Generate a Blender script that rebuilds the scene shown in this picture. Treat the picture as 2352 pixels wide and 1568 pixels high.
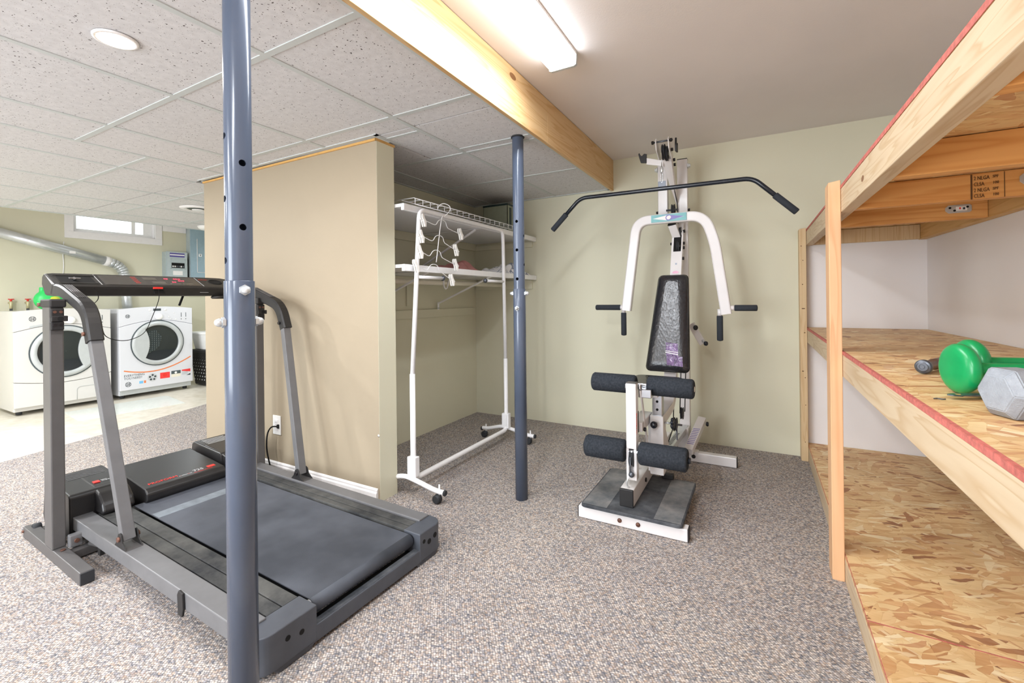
import bpy, bmesh, math, random
from math import sin, cos, pi, radians as R
from mathutils import Vector as V, Matrix

# ------------------------------------------------------------------ camera, world, exposure
scn = bpy.context.scene
for o in list(bpy.data.objects): bpy.data.objects.remove(o)
COL = scn.collection
CAMH = 1.035
def make_camera():
    yaw, roll = R(28.977), R(-0.6473)
    f = V((-sin(yaw), cos(yaw), 0)); r = V((cos(yaw), sin(yaw), 0)); u = V((0, 0, 1))
    r2 = r*cos(roll)+u*sin(roll); u2 = -r*sin(roll)+u*cos(roll)
    c = bpy.data.cameras.new('camera'); c.sensor_width = 36; c.sensor_fit = 'HORIZONTAL'
    c.lens = 36*1021.58/2352; c.shift_y = -(784-684.53)/2352; c.clip_start = .02; c.clip_end = 60
    o = bpy.data.objects.new('camera', c); COL.objects.link(o)
    m = Matrix.Identity(4)
    for i in range(3): m[i][0] = r2[i]; m[i][1] = u2[i]; m[i][2] = -f[i]; m[i][3] = (0, 0, CAMH)[i]
    o.matrix_world = m; scn.camera = o
make_camera()
scn.view_settings.view_transform = 'Standard'; scn.view_settings.look = 'None'
scn.view_settings.gamma = 1; scn.view_settings.use_curve_mapping = False
scn.view_settings.exposure = 0.95
w = bpy.data.worlds.new('world'); scn.world = w; w.use_nodes = True
w.node_tree.nodes['Background'].inputs[0].default_value = (.86, .93, 1, 1)
w.node_tree.nodes['Background'].inputs[1].default_value = 2.2
LAMP_E = 1.0          # overall lamp level
TUBE_W = 6.5*LAMP_E   # fluorescent lens emission strength
DOWN_W = 30.0*LAMP_E  # downlight disc emission strength
def area(name, loc, size, power, col, sy=None, rot=(0, 0, 0)):
    l = bpy.data.lights.new(name, 'AREA'); l.energy = power; l.size = size; l.color = col
    if sy: l.shape = 'RECTANGLE'; l.size_y = sy
    o = bpy.data.objects.new(name, l); o.location = loc; o.rotation_euler = rot; COL.objects.link(o); return o
# seen and inferred ceiling lamps, plus unseen ones added for fill (housings below)
area('fluorescent_light', (-.35, -1.1, 2.025), .12, 22, (.88, .94, 1), 1.2)  # unseen fixture added behind the camera as fill
area('fluorescent_light', (-.738, 1.2, 2.030), .12, 9, (.88, .94, 1), 1.2)
for xy, p, c in (((-1.77, -1.2), 15, (.97, .97, .98)), ((-3.73, .33), 17, (.97, .97, .98)), ((-3.73, -1.5), 15, (.97, .97, .98)), ((-1.77, .628), 5, (1, .95, .9))):  # the two behind the camera are unseen lamps added for fill
    area('downlight_light', xy+(1.861,), .09, p, c)
area('laundry_fill_light', (-4.94, .33, 1.861), .09, 22, (.90, .96, 1))  # unseen lamp added to brighten the laundry walls
area('laundry_fill_light', (-5.33, 2.72, 1.82), .2, 5, (.90, .96, 1))
area('laundry_fill_light', (-4.94, 4.2, 1.861), .09, 9, (.90, .96, 1))  # unseen lamp added for the laundry's brightness

area('window_fill_light', (-2.05, -2.72, 1.03), 2.0, 58, (.90, .95, 1), 1.75, (R(90), 0, 0))  # light of the added, unseen window, for frontal fill
# ------------------------------------------------------------------ materials
MC = {}
def lin(c):
    return tuple(((x/12.92) if x <= .04045 else ((x+.055)/1.055)**2.4) for x in [v/255 for v in c])+(1,)
class NT:
    def __init__(s, name):
        s.m = bpy.data.materials.new(name); s.m.use_nodes = True; s.t = s.m.node_tree
        s.b = s.t.nodes['Principled BSDF']; s.L = s.t.links
    def n(s, ty, **k):
        x = s.t.nodes.new(ty)
        for a, b in k.items():
            if a.startswith('i_'):
                key = a[2:].replace('_', ' ')
                x.inputs[int(key) if key.isdigit() else key].default_value = b
            else: setattr(x, a, b)
        return x
    def link(s, a, b): s.L.new(a, b)
    def coord(s, scale=(1, 1, 1), rot=(0, 0, 0), kind='Object', loc=(0, 0, 0)):
        c = s.n('ShaderNodeTexCoord'); mp = s.n('ShaderNodeMapping')
        mp.inputs['Scale'].default_value = scale; mp.inputs['Rotation'].default_value = rot; mp.inputs['Location'].default_value = loc
        s.link(c.outputs[kind], mp.inputs[0]); return mp.outputs[0]
    def noise(s, vec, scale, detail=2, rough=.5, dist=0):
        x = s.n('ShaderNodeTexNoise'); x.inputs['Scale'].default_value = scale; x.inputs['Detail'].default_value = detail
        x.inputs['Roughness'].default_value = rough; x.inputs['Distortion'].default_value = dist
        s.link(vec, x.inputs['Vector']); return x
    def vor(s, vec, scale, feature='F1', rnd=1):
        x = s.n('ShaderNodeTexVoronoi'); x.feature = feature; x.inputs['Scale'].default_value = scale
        x.inputs['Randomness'].default_value = rnd; s.link(vec, x.inputs['Vector']); return x
    def ramp(s, fac, stops, interp='LINEAR'):
        x = s.n('ShaderNodeValToRGB'); x.color_ramp.interpolation = interp
        e = x.color_ramp.elements
        while len(e) < len(stops): e.new(.5)
        for el, (p, c) in zip(e, stops):
            el.position = p; el.color = c if len(c) == 4 else tuple(c)+(1,)
        s.link(fac, x.inputs[0]); return x.outputs[0]
    def mix(s, fac, a, b, blend='MIX'):
        x = s.n('ShaderNodeMix'); x.data_type = 'RGBA'; x.blend_type = blend
        for v, i in ((fac, 0), (a, 6), (b, 7)):
            if isinstance(v, (int, float, tuple)): x.inputs[i].default_value = v
            else: s.link(v, x.inputs[i])
        return x.outputs[2]
    def math(s, op, a, b=0.0):
        x = s.n('ShaderNodeMath', operation=op)
        for v, i in ((a, 0), (b, 1)):
            if isinstance(v, (int, float)): x.inputs[i].default_value = v
            else: s.link(v, x.inputs[i])
        return x.outputs[0]
    def bump(s, h, strength=.3, dist=.002):
        x = s.n('ShaderNodeBump'); x.inputs['Strength'].default_value = strength; x.inputs['Distance'].default_value = dist
        s.link(h, x.inputs['Height']); s.link(x.outputs[0], s.b.inputs['Normal'])
    def set(s, col=None, rough=None, metal=None, spec=None, **k):
        if col is not None:
            if isinstance(col, tuple): s.b.inputs['Base Color'].default_value = col
            else: s.link(col, s.b.inputs['Base Color'])
        if rough is not None:
            if isinstance(rough, (int, float)): s.b.inputs['Roughness'].default_value = rough
            else: s.link(rough, s.b.inputs['Roughness'])
        if metal is not None: s.b.inputs['Metallic'].default_value = metal
        if spec is not None: s.b.inputs['Specular IOR Level'].default_value = spec
        for a, b in k.items(): s.b.inputs[a.replace('_', ' ')].default_value = b
        return s.m
def simple(name, rgb, rough=.5, metal=0, spec=.5, wear=.06, scale=30, bump=0, **k):
    if name in MC: return MC[name]
    t = NT(name); c = lin(rgb); v = t.coord()
    nz = t.noise(v, scale, 3, .6)
    lo = tuple(x*(1-wear) for x in c[:3])+(1,); hi = tuple(min(1, x*(1+wear)) for x in c[:3])+(1,)
    col = t.ramp(nz.outputs[0], [(.3, lo), (.7, hi)])
    if bump: t.bump(t.noise(v, 400, 2).outputs[0], bump, .001)
    MC[name] = t.set(col, rough, metal, spec, **k); return MC[name]
def emis(name, rgb, strength):
    if name in MC: return MC[name]
    t = NT(name); t.b.inputs['Emission Color'].default_value = lin(rgb); t.b.inputs['Emission Strength'].default_value = strength
    MC[name] = t.set(lin(rgb), .4); return MC[name]

def paint(name, rgb, bump=.12):
    t = NT(name); v = t.coord(); c = lin(rgb)
    nz = t.noise(v, 2.0, 2)
    col = t.ramp(nz.outputs[0], [(.3, tuple(x*.97 for x in c[:3])), (.7, tuple(min(1, x*1.03) for x in c[:3]))])
    t.bump(t.noise(v, 170, 3).outputs[0], bump, .0015)
    return t.set(col, .55, spec=.3)
OLIVE = paint('olive_wall_paint', (216, 213, 190))
WARMLIT = paint('warm_lit_wall_paint', (163, 150, 129))  # same olive paint, with warm lamp light put into its colour
GREYW = paint('pale_grey_wall_paint', (236, 232, 231))
CEILP = paint('white_ceiling_paint', (228, 222, 220), .25)
def two_tone():
    t = NT('olive_and_grey_wall_paint'); g = t.n('ShaderNodeNewGeometry'); s = t.n('ShaderNodeSeparateXYZ')
    t.link(g.outputs['Position'], s.inputs[0])
    a = t.math('GREATER_THAN', s.outputs[0], .268); b = t.math('LESS_THAN', s.outputs[2], 1.40)
    col = t.mix(t.math('MULTIPLY', a, b), lin((216, 213, 190)), lin((236, 232, 231)))
    t.bump(t.noise(t.coord(), 170, 3).outputs[0], .12, .0015)
    return t.set(col, .55, spec=.3)
TWO = two_tone()
def carpet_mat():
    t = NT('loop_pile_carpet')
    c0 = t.coord(scale=(122, 170, 1), rot=(0, 0, -.5))
    wob = t.noise(c0, .35, 2); ad = t.n('ShaderNodeVectorMath', operation='ADD'); sc = t.n('ShaderNodeVectorMath', operation='SCALE')
    sc.inputs['Scale'].default_value = .4; t.link(wob.outputs['Color'], sc.inputs[0]); t.link(c0, ad.inputs[0]); t.link(sc.outputs[0], ad.inputs[1])
    hf = t.noise(c0, 1.9, 3, .7); sh = t.n('ShaderNodeVectorMath', operation='SCALE'); sh.inputs['Scale'].default_value = .75; t.link(hf.outputs['Color'], sh.inputs[0])
    ad2 = t.n('ShaderNodeVectorMath', operation='ADD'); t.link(ad.outputs[0], ad2.inputs[0]); t.link(sh.outputs[0], ad2.inputs[1])
    v = t.vor(ad2.outputs[0], 1.0, rnd=.45)
    sep = t.n('ShaderNodeSeparateColor'); t.link(v.outputs['Color'], sep.inputs[0])
    yarn = t.ramp(sep.outputs[0], [(0, lin((176, 174, 178))), (.08, lin((180, 177, 180))), (.14, lin((206, 197, 190))), (.34, lin((232, 220, 208))),
        (.6, lin((238, 228, 216))), (.78, lin((222, 206, 190))), (.87, lin((208, 184, 164))), (.93, lin((196, 194, 196))), (1, lin((242, 236, 228)))])
    gap = t.ramp(sep.outputs[1], [(0, lin((92, 94, 102))), (.4, lin((122, 122, 126))), (.7, lin((136, 128, 120))), (1, lin((158, 136, 120)))])
    ao = t.ramp(v.outputs['Distance'], [(.24, (0, 0, 0)), (.46, (.5, .5, .5)), (.68, (1, 1, 1))])  # shade between the loops is put into the gap colour
    col = t.mix(ao, yarn, gap)
    big = t.noise(t.coord(), 1.3, 2); tint = t.ramp(big.outputs[0], [(.35, (.92, .92, .95)), (.65, (.99, .99, .99))])
    col = t.mix(1.0, col, tint, 'MULTIPLY')
    sp = t.noise(t.coord(), 300, 2, .7); col = t.mix(.45, col, t.ramp(sp.outputs[0], [(.3, (.6, .6, .61)), (.62, (1, 1, 1))]), 'MULTIPLY')
    h = t.math('SUBTRACT', 1.0, v.outputs['Distance']); t.bump(h, .4, .003)
    return t.set(col, .95, spec=.1)
CARPET = carpet_mat()
def concrete():
    t = NT('painted_concrete'); v = t.coord()
    a = t.noise(v, 1.4, 4, .6); b = t.noise(v, 14, 4)
    col = t.ramp(a.outputs[0], [(.3, lin((212, 203, 184))), (.7, lin((232, 226, 212)))])
    col = t.mix(.25, col, t.ramp(b.outputs[0], [(.35, lin((180, 170, 150))), (.6, lin((240, 236, 226)))]))
    return t.set(col, .32)
CONC = concrete()
def tile_mat():
    t = NT('fissured_ceiling_tile'); c = t.n('ShaderNodeTexCoord'); oi = t.n('ShaderNodeObjectInfo')
    m = t.n('ShaderNodeVectorMath', operation='SCALE'); m.inputs['Scale'].default_value = 7.0
    cb = t.n('ShaderNodeCombineXYZ'); t.link(oi.outputs['Random'], cb.inputs[0]); t.link(oi.outputs['Random'], cb.inputs[1]); t.link(cb.outputs[0], m.inputs[0])
    ad = t.n('ShaderNodeVectorMath', operation='ADD'); t.link(c.outputs['Object'], ad.inputs[0]); t.link(m.outputs[0], ad.inputs[1]); v = ad.outputs[0]
    d = t.noise(v, 120, 2); da = t.n('ShaderNodeVectorMath', operation='SCALE'); da.inputs['Scale'].default_value = .012
    t.link(d.outputs['Color'], da.inputs[0]); a2 = t.n('ShaderNodeVectorMath', operation='ADD'); t.link(v, a2.inputs[0]); t.link(da.outputs[0], a2.inputs[1])
    vo = t.vor(a2.outputs[0], 100); sep = t.n('ShaderNodeSeparateColor'); t.link(vo.outputs['Color'], sep.inputs[0])
    size = t.math('MULTIPLY', sep.outputs[1], .26)
    gate = t.math('GREATER_THAN', sep.outputs[0], .36)
    pit = t.math('MULTIPLY', t.math('LESS_THAN', vo.outputs['Distance'], size), gate)
    vo2 = t.vor(v, 210); s2 = t.n('ShaderNodeSeparateColor'); t.link(vo2.outputs['Color'], s2.inputs[0])
    pit2 = t.math('MULTIPLY', t.math('LESS_THAN', vo2.outputs['Distance'], .2), t.math('GREATER_THAN', s2.outputs[0], .62))
    base = t.ramp(t.noise(v, 40, 2).outputs[0], [(.3, lin((208, 207, 208))), (.7, lin((219, 218, 219)))])
    col = t.mix(pit2, base, lin((168, 158, 152))); col = t.mix(pit, col, lin((84, 78, 76)))
    t.bump(t.math('SUBTRACT', 1.0, pit), .5, .002)
    return t.set(col, .9, spec=.1)
TILE = tile_mat()
def wood(name, axis, light, mid, dark, knots=True, ringscale=9., kcol=(112, 66, 36)):
    if name in MC: return MC[name]
    t = NT(name); s = [16, 16, 16]; s['xyz'.index(axis)] = .9
    v = t.coord(scale=tuple(s)); o = t.coord()
    w1 = t.noise(v, 1.0, 2, .5, .6)
    rings = t.math('FRACT', t.math('MULTIPLY', w1.outputs[0], ringscale))
    rings = t.ramp(rings, [(0, (0, 0, 0)), (.55, (.25, .25, .25)), (.86, (1, 1, 1)), (1, (0, 0, 0))])
    s3 = [70, 70, 70]; s3['xyz'.index(axis)] = 3
    fine = t.noise(t.coord(scale=tuple(s3)), 1.0, 3, .6)
    col = t.mix(t.math('MULTIPLY', rings, .75), lin(light), lin(mid))
    col = t.mix(t.math('MULTIPLY', fine.outputs[0], .28), col, lin(dark))
    if knots:
        ks = [5.5, 5.5, 5.5]; ks['xyz'.index(axis)] = 2.6
        kv = t.vor(t.coord(scale=tuple(ks), loc=(.3, .7, .2)), 1.0)
        kc = t.n('ShaderNodeSeparateColor'); t.link(kv.outputs['Color'], kc.inputs[0])
        lim = t.math('MULTIPLY', kc.outputs[0], .085)
        k = t.math('LESS_THAN', kv.outputs['Distance'], lim)
        halo = t.ramp(kv.outputs['Distance'], [(.04, (1, 1, 1)), (.16, (0, 0, 0))])
        col = t.mix(t.math('MULTIPLY', halo, .35), col, lin(mid))
        col = t.mix(t.math('MULTIPLY', k, .9), col, lin(kcol))
    big = t.noise(o, 2.2, 2); col = t.mix(t.math('MULTIPLY', big.outputs[0], .25), col, lin(mid))
    t.bump(fine.outputs[0], .15, .001)
    MC[name] = t.set(col, .55, spec=.35); return MC[name]
PALE = ((226, 202, 162), (206, 172, 124), (190, 150, 104)); ORNG = ((232, 176, 108), (200, 134, 66), (176, 112, 58))
POSTW = ((230, 188, 146), (212, 158, 114), (198, 146, 104))
def osb():
    t = NT('strand_board')
    def layer(rot, sc, off):
        c = t.coord(rot=(0, 0, rot), loc=(off, off*1.7, 0)); d = t.noise(c, 7, 3, .6)
        da = t.n('ShaderNodeVectorMath', operation='SCALE'); da.inputs['Scale'].default_value = .035; t.link(d.outputs['Color'], da.inputs[0])
        ad = t.n('ShaderNodeVectorMath', operation='ADD'); t.link(c, ad.inputs[0]); t.link(da.outputs[0], ad.inputs[1])
        mp = t.n('ShaderNodeMapping'); mp.inputs['Scale'].default_value = (sc[0]*.72, sc[1]*.62, 1); t.link(ad.outputs[0], mp.inputs[0])
        v = t.vor(mp.outputs[0], 1.0); s = t.n('ShaderNodeSeparateColor'); t.link(v.outputs['Color'], s.inputs[0])
        e = t.vor(mp.outputs[0], 1.0, 'DISTANCE_TO_EDGE'); return s, e.outputs['Distance']
    specs = [(.5, (8, 44, 1), 0, 0), (-.35, (7, 46, 1), 3.1, .45), (1.15, (9, 42, 1), 7.7, .60), (.15, (8, 70, 1), 5, .58), (-.8, (9, 52, 1), 9.3, .62), (.8, (7, 78, 1), 12.1, .62), (-.15, (14, 90, 1), 15.7, .68), (1.8, (16, 60, 1), 21.3, .78), (-.5, (18, 110, 1), 27.3, .72)]
    st = [(0, lin((138, 84, 54))), (.04, lin((176, 118, 76))), (.09, lin((206, 156, 104))), (.2, lin((222, 182, 128))), (.45, lin((232, 198, 144))), (.7, lin((240, 214, 164))), (.84, lin((222, 176, 124))), (.9, lin((196, 140, 96))), (.93, lin((246, 226, 184))), (1, lin((248, 230, 190)))]
    col = None; hh = None
    for rot, sc, off, th in specs:
        s, e = layer(rot, sc, off); c = t.ramp(s.outputs[0], st)
        c = t.mix(1.0, c, t.ramp(e, [(0, (.80, .72, .64)), (.03, (1, 1, 1))]), 'MULTIPLY')
        if col is None: col = c; hh = s.outputs[2]
        else:
            m = t.math('GREATER_THAN', s.outputs[1], th); col = t.mix(m, col, c)
    g = t.noise(t.coord(scale=(10, 60, 1), rot=(0, 0, .4)), 2, 3)
    col = t.mix(.14, col, t.ramp(g.outputs[0], [(.3, lin((196, 150, 96))), (.7, lin((250, 228, 186)))]))
    big = t.noise(t.coord(), 5, 3, .6); col = t.mix(1.0, col, t.ramp(big.outputs[0], [(.3, (.84, .80, .76)), (.6, (1, 1, 1))]), 'MULTIPLY')
    t.bump(g.outputs[0], .3, .0015)
    return t.set(col, .5, spec=.35)
OSB = osb()
M_ = dict(
 grid_metal=simple('grid_metal', (198, 203, 202), .5, wear=.03),
 plate_steel=simple('dark_plate_steel', (110, 116, 126), .45, .3, wear=.1),
 white_enamel=simple('white_enamel', (240, 238, 238), .28, wear=.02),
 white_powder=simple('white_powder_coat', (244, 244, 246), .3, wear=.02),
 gym_white=simple('gym_white_enamel', (226, 223, 223), .22, wear=.02, scale=8),
 black_plastic=simple('black_plastic', (30, 29, 30), .55, wear=.15),
 console_black=simple('console_black_plastic', (44, 42, 40), .5, wear=.1),
 hood_black=simple('hood_black_plastic', (34, 33, 34), .38, wear=.15, scale=12),
 foam=simple('charcoal_foam', (50, 54, 60), .95, spec=.15, wear=.3, scale=120, bump=.8),
 grip=simple('dark_foam_grip', (54, 58, 64), .9, spec=.2, bump=.5),
 tub_white=simple('tub_white', (222, 224, 222), .4, wear=.02),
 steel_black=simple('black_enamel_bar', (26, 32, 42), .22, wear=.1),
 tread_grey=simple('grey_frame_enamel', (104, 104, 106), .45, wear=.08, scale=14),
 tread_dark=simple('dark_brown_grey_enamel', (84, 82, 82), .42, wear=.06, scale=14),
 cap_grey=simple('slate_plastic', (74, 78, 86), .45, wear=.12, scale=14),
 chrome=simple('chrome', (170, 172, 176), .22, 1, wear=.03),
 zinc=simple('galvanized_steel', (206, 210, 212), .35, .6, wear=.12, scale=9),
 brass=simple('brass', (196, 188, 150), .4, .3, wear=.1),
 copper=simple('rusty_bolt', (112, 80, 68), .5, .6, wear=.2),
 bolt_black=simple('black_oxide_bolt', (46, 44, 46), .4, .6, wear=.2),
 red=simple('red_plastic', (226, 52, 44), .4),
 redpaint=simple('red_edge_paint', (190, 106, 96), .8, wear=.25, scale=90),
 rubber=simple('black_rubber', (40, 42, 46), .7, wear=.15),
 cream=simple('cream_enamel', (232, 226, 208), .4, wear=.04),
 panel_blue=simple('blue_grey_enamel', (150, 176, 190), .4, wear=.04),
 panel_grey=simple('pale_grey_enamel', (178, 190, 192), .4, wear=.04),
 purple=simple('purple_print', (84, 74, 150), .5), paper=simple('white_paper', (240, 238, 236), .6, wear=.02),
 white_plastic=simple('white_plastic', (244, 244, 242), .35, wear=.02),
 appliance=simple('white_appliance_enamel', (216, 217, 222), .3, wear=.015, scale=4),
 washer_enamel=simple('washer_enamel', (212, 210, 206), .28, wear=.015, scale=4),
 trim_grey=simple('silver_grey_plastic', (186, 190, 190), .3, wear=.03),
 dark_ring=simple('dark_gasket', (74, 84, 88), .5),
 orange=simple('orange_print', (226, 126, 70), .5), ink=simple('dark_ink', (58, 66, 70), .6), rednew=simple('red_print', (236, 60, 60), .5),
 skyblue=simple('light_blue_print', (120, 190, 232), .5),
 green_vinyl=simple('green_vinyl', (14, 152, 86), .3, wear=.08, scale=20),
 green_plastic=simple('green_plastic', (60, 214, 110), .35), yellow=simple('yellow_print', (214, 220, 70), .5),
 hexgrey=simple('grey_cast_iron_paint', (148, 154, 162), .5, wear=.12, scale=60, bump=.9),
 brownbar=simple('brown_lacquer', (96, 70, 60), .3, wear=.1), gunmetal=simple('gunmetal', (98, 102, 110), .35, .7, wear=.1),
 teal=simple('teal_print', (110, 176, 180), .4), violet=simple('violet_print', (120, 112, 180), .4), pink=simple('pink_print', (232, 180, 204), .5),
 tankglass=simple('dusty_glass', (150, 156, 138), .12, wear=.05), tankblack=simple('dark_green_plastic', (36, 56, 58), .4),
 pinkcloth=simple('dusty_pink_cloth', (186, 132, 128), .9, spec=.1, wear=.1, bump=.4),
 gold_edge=simple('raw_wood_edge', (206, 160, 92), .6), hole=simple('black_void', (8, 8, 9), .9),
 vent_dark=simple('dark_grille', (84, 92, 84), .6), clampwhite=simple('milky_plastic', (246, 244, 240), .3),
 stamp=simple('black_stamp_ink', (92, 60, 30), .8), greymark=simple('silver_print', (196, 198, 200), .5),
 mat=simple('clear_floor_protector', (226, 230, 224), .2), caulk=simple('ivory_paint', (238, 232, 222), .5))
def steelblue():
    t = NT('scuffed_blue_grey_paint'); v = t.coord()
    base = t.ramp(t.noise(v, 3, 3).outputs[0], [(.3, lin((70, 80, 98))), (.7, lin((82, 92, 110)))])
    s = t.noise(t.coord(scale=(9, 9, 2.2)), 5, 8, .75); m = t.ramp(s.outputs[0], [(.69, (0, 0, 0)), (.73, (1, 1, 1))])
    col = t.mix(t.math('MULTIPLY', m, .7), base, lin((150, 168, 180)))
    t.bump(t.noise(v, 40, 2).outputs[0], .05, .001)
    return t.set(col, .2, spec=.6)
STEELB = steelblue()
def vinyl():
    t = NT('black_vinyl'); v = t.coord()
    n1 = t.vor(t.coord(scale=(1, 1, .7)), 95, 'SMOOTH_F1'); n2 = t.noise(v, 26, 4, .7, 1.0)
    h = t.math('ADD', n1.outputs['Distance'], t.math('MULTIPLY', n2.outputs[0], 1.6)); t.bump(h, .35, .003)
    return t.set(lin((30, 31, 36)), .26, spec=.7)
VINYL = vinyl()
def belt_mat():
    t = NT('treadmill_belt_rubber'); v = t.coord()
    n = t.noise(v, 2.3, 4, .6); col = t.ramp(n.outputs[0], [(.38, lin((56, 60, 68))), (.62, lin((82, 86, 95)))])
    f = t.vor(v, 500); t.bump(f.outputs['Distance'], .3, .0008)
    return t.set(col, .62, spec=.4)
BELT = belt_mat()
def dusty(name, a, b, sc=5):
    t = NT(name); v = t.coord(); n = t.noise(v, sc, 5, .7)
    col = t.ramp(n.outputs[0], [(.35, lin(a)), (.66, lin(b))]); w_ = t.noise(t.coord(scale=(1, 160, 160)), 1, 1)
    t.bump(w_.outputs[0], .3, .001)
    return t.set(col, .7, spec=.3)
STRIP = dusty('dusty_ribbed_rubber', (42, 44, 47), (86, 86, 84), 6)
PLATE_D = dusty('dark_dusty_rubber', (48, 52, 58), (92, 94, 98), 9); PLATE_L = dusty('pale_dusty_rubber', (92, 96, 100), (136, 134, 132), 9)
def glass(name, col, rough=.03, alpha=None):
    t = NT(name); t.b.inputs['Transmission Weight'].default_value = 1; t.b.inputs['IOR'].default_value = 1.45
    return t.set(lin(col), rough)
DOORG = simple('dark_door_glass', (30, 38, 42), .06, wear=.1, scale=3, spec=.9)
def drum():
    t = NT('perforated_drum_steel'); v = t.coord(); a = t.vor(v, 48, rnd=0)
    k = t.math('LESS_THAN', a.outputs['Distance'], .2)
    return t.set(t.mix(k, lin((44, 52, 54)), lin((150, 156, 156))), .2, 0)
DRUM = drum()
def lens_mat():
    t = NT('prismatic_light_lens'); v = t.vor(t.coord(scale=(1, 1, 1)), 130, rnd=0)
    st = t.ramp(v.outputs['Distance'], [(0, (1, 1, 1)), (.9, (.72, .72, .72))])
    t.b.inputs['Emission Color'].default_value = (.95, .975, 1, 1)
    t.link(t.math('MULTIPLY', st, TUBE_W), t.b.inputs['Emission Strength']); return t.set((1, 1, 1, 1), .3)
LENS = lens_mat()
def cloth_pattern():
    t = NT('white_cloth_with_grey_pattern'); v = t.coord(scale=(1, 1, 1), rot=(0, 0, .4))
    n = t.noise(v, 6, 1, .5, .8); f = t.math('FRACT', t.math('MULTIPLY', n.outputs[0], 7))
    col = t.ramp(f, [(0, lin((232, 230, 230))), (.62, lin((226, 226, 228))), (.66, lin((116, 122, 138))), (.78, lin((150, 156, 168))), (.82, lin((236, 234, 234)))])
    return t.set(col, .9, spec=.1)
PCLOTH = cloth_pattern()
def purple_patch():
    t = NT('shiny_purple_tape'); n = t.noise(t.coord(), 30, 3, .6, 1.2)
    col = t.ramp(n.outputs[0], [(.35, lin((52, 22, 74))), (.62, lin((104, 66, 126))), (.76, lin((190, 172, 200)))])
    t.bump(n.outputs[0], .6, .004); return t.set(col, .2, spec=.7)
TAPE = purple_patch()

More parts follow.
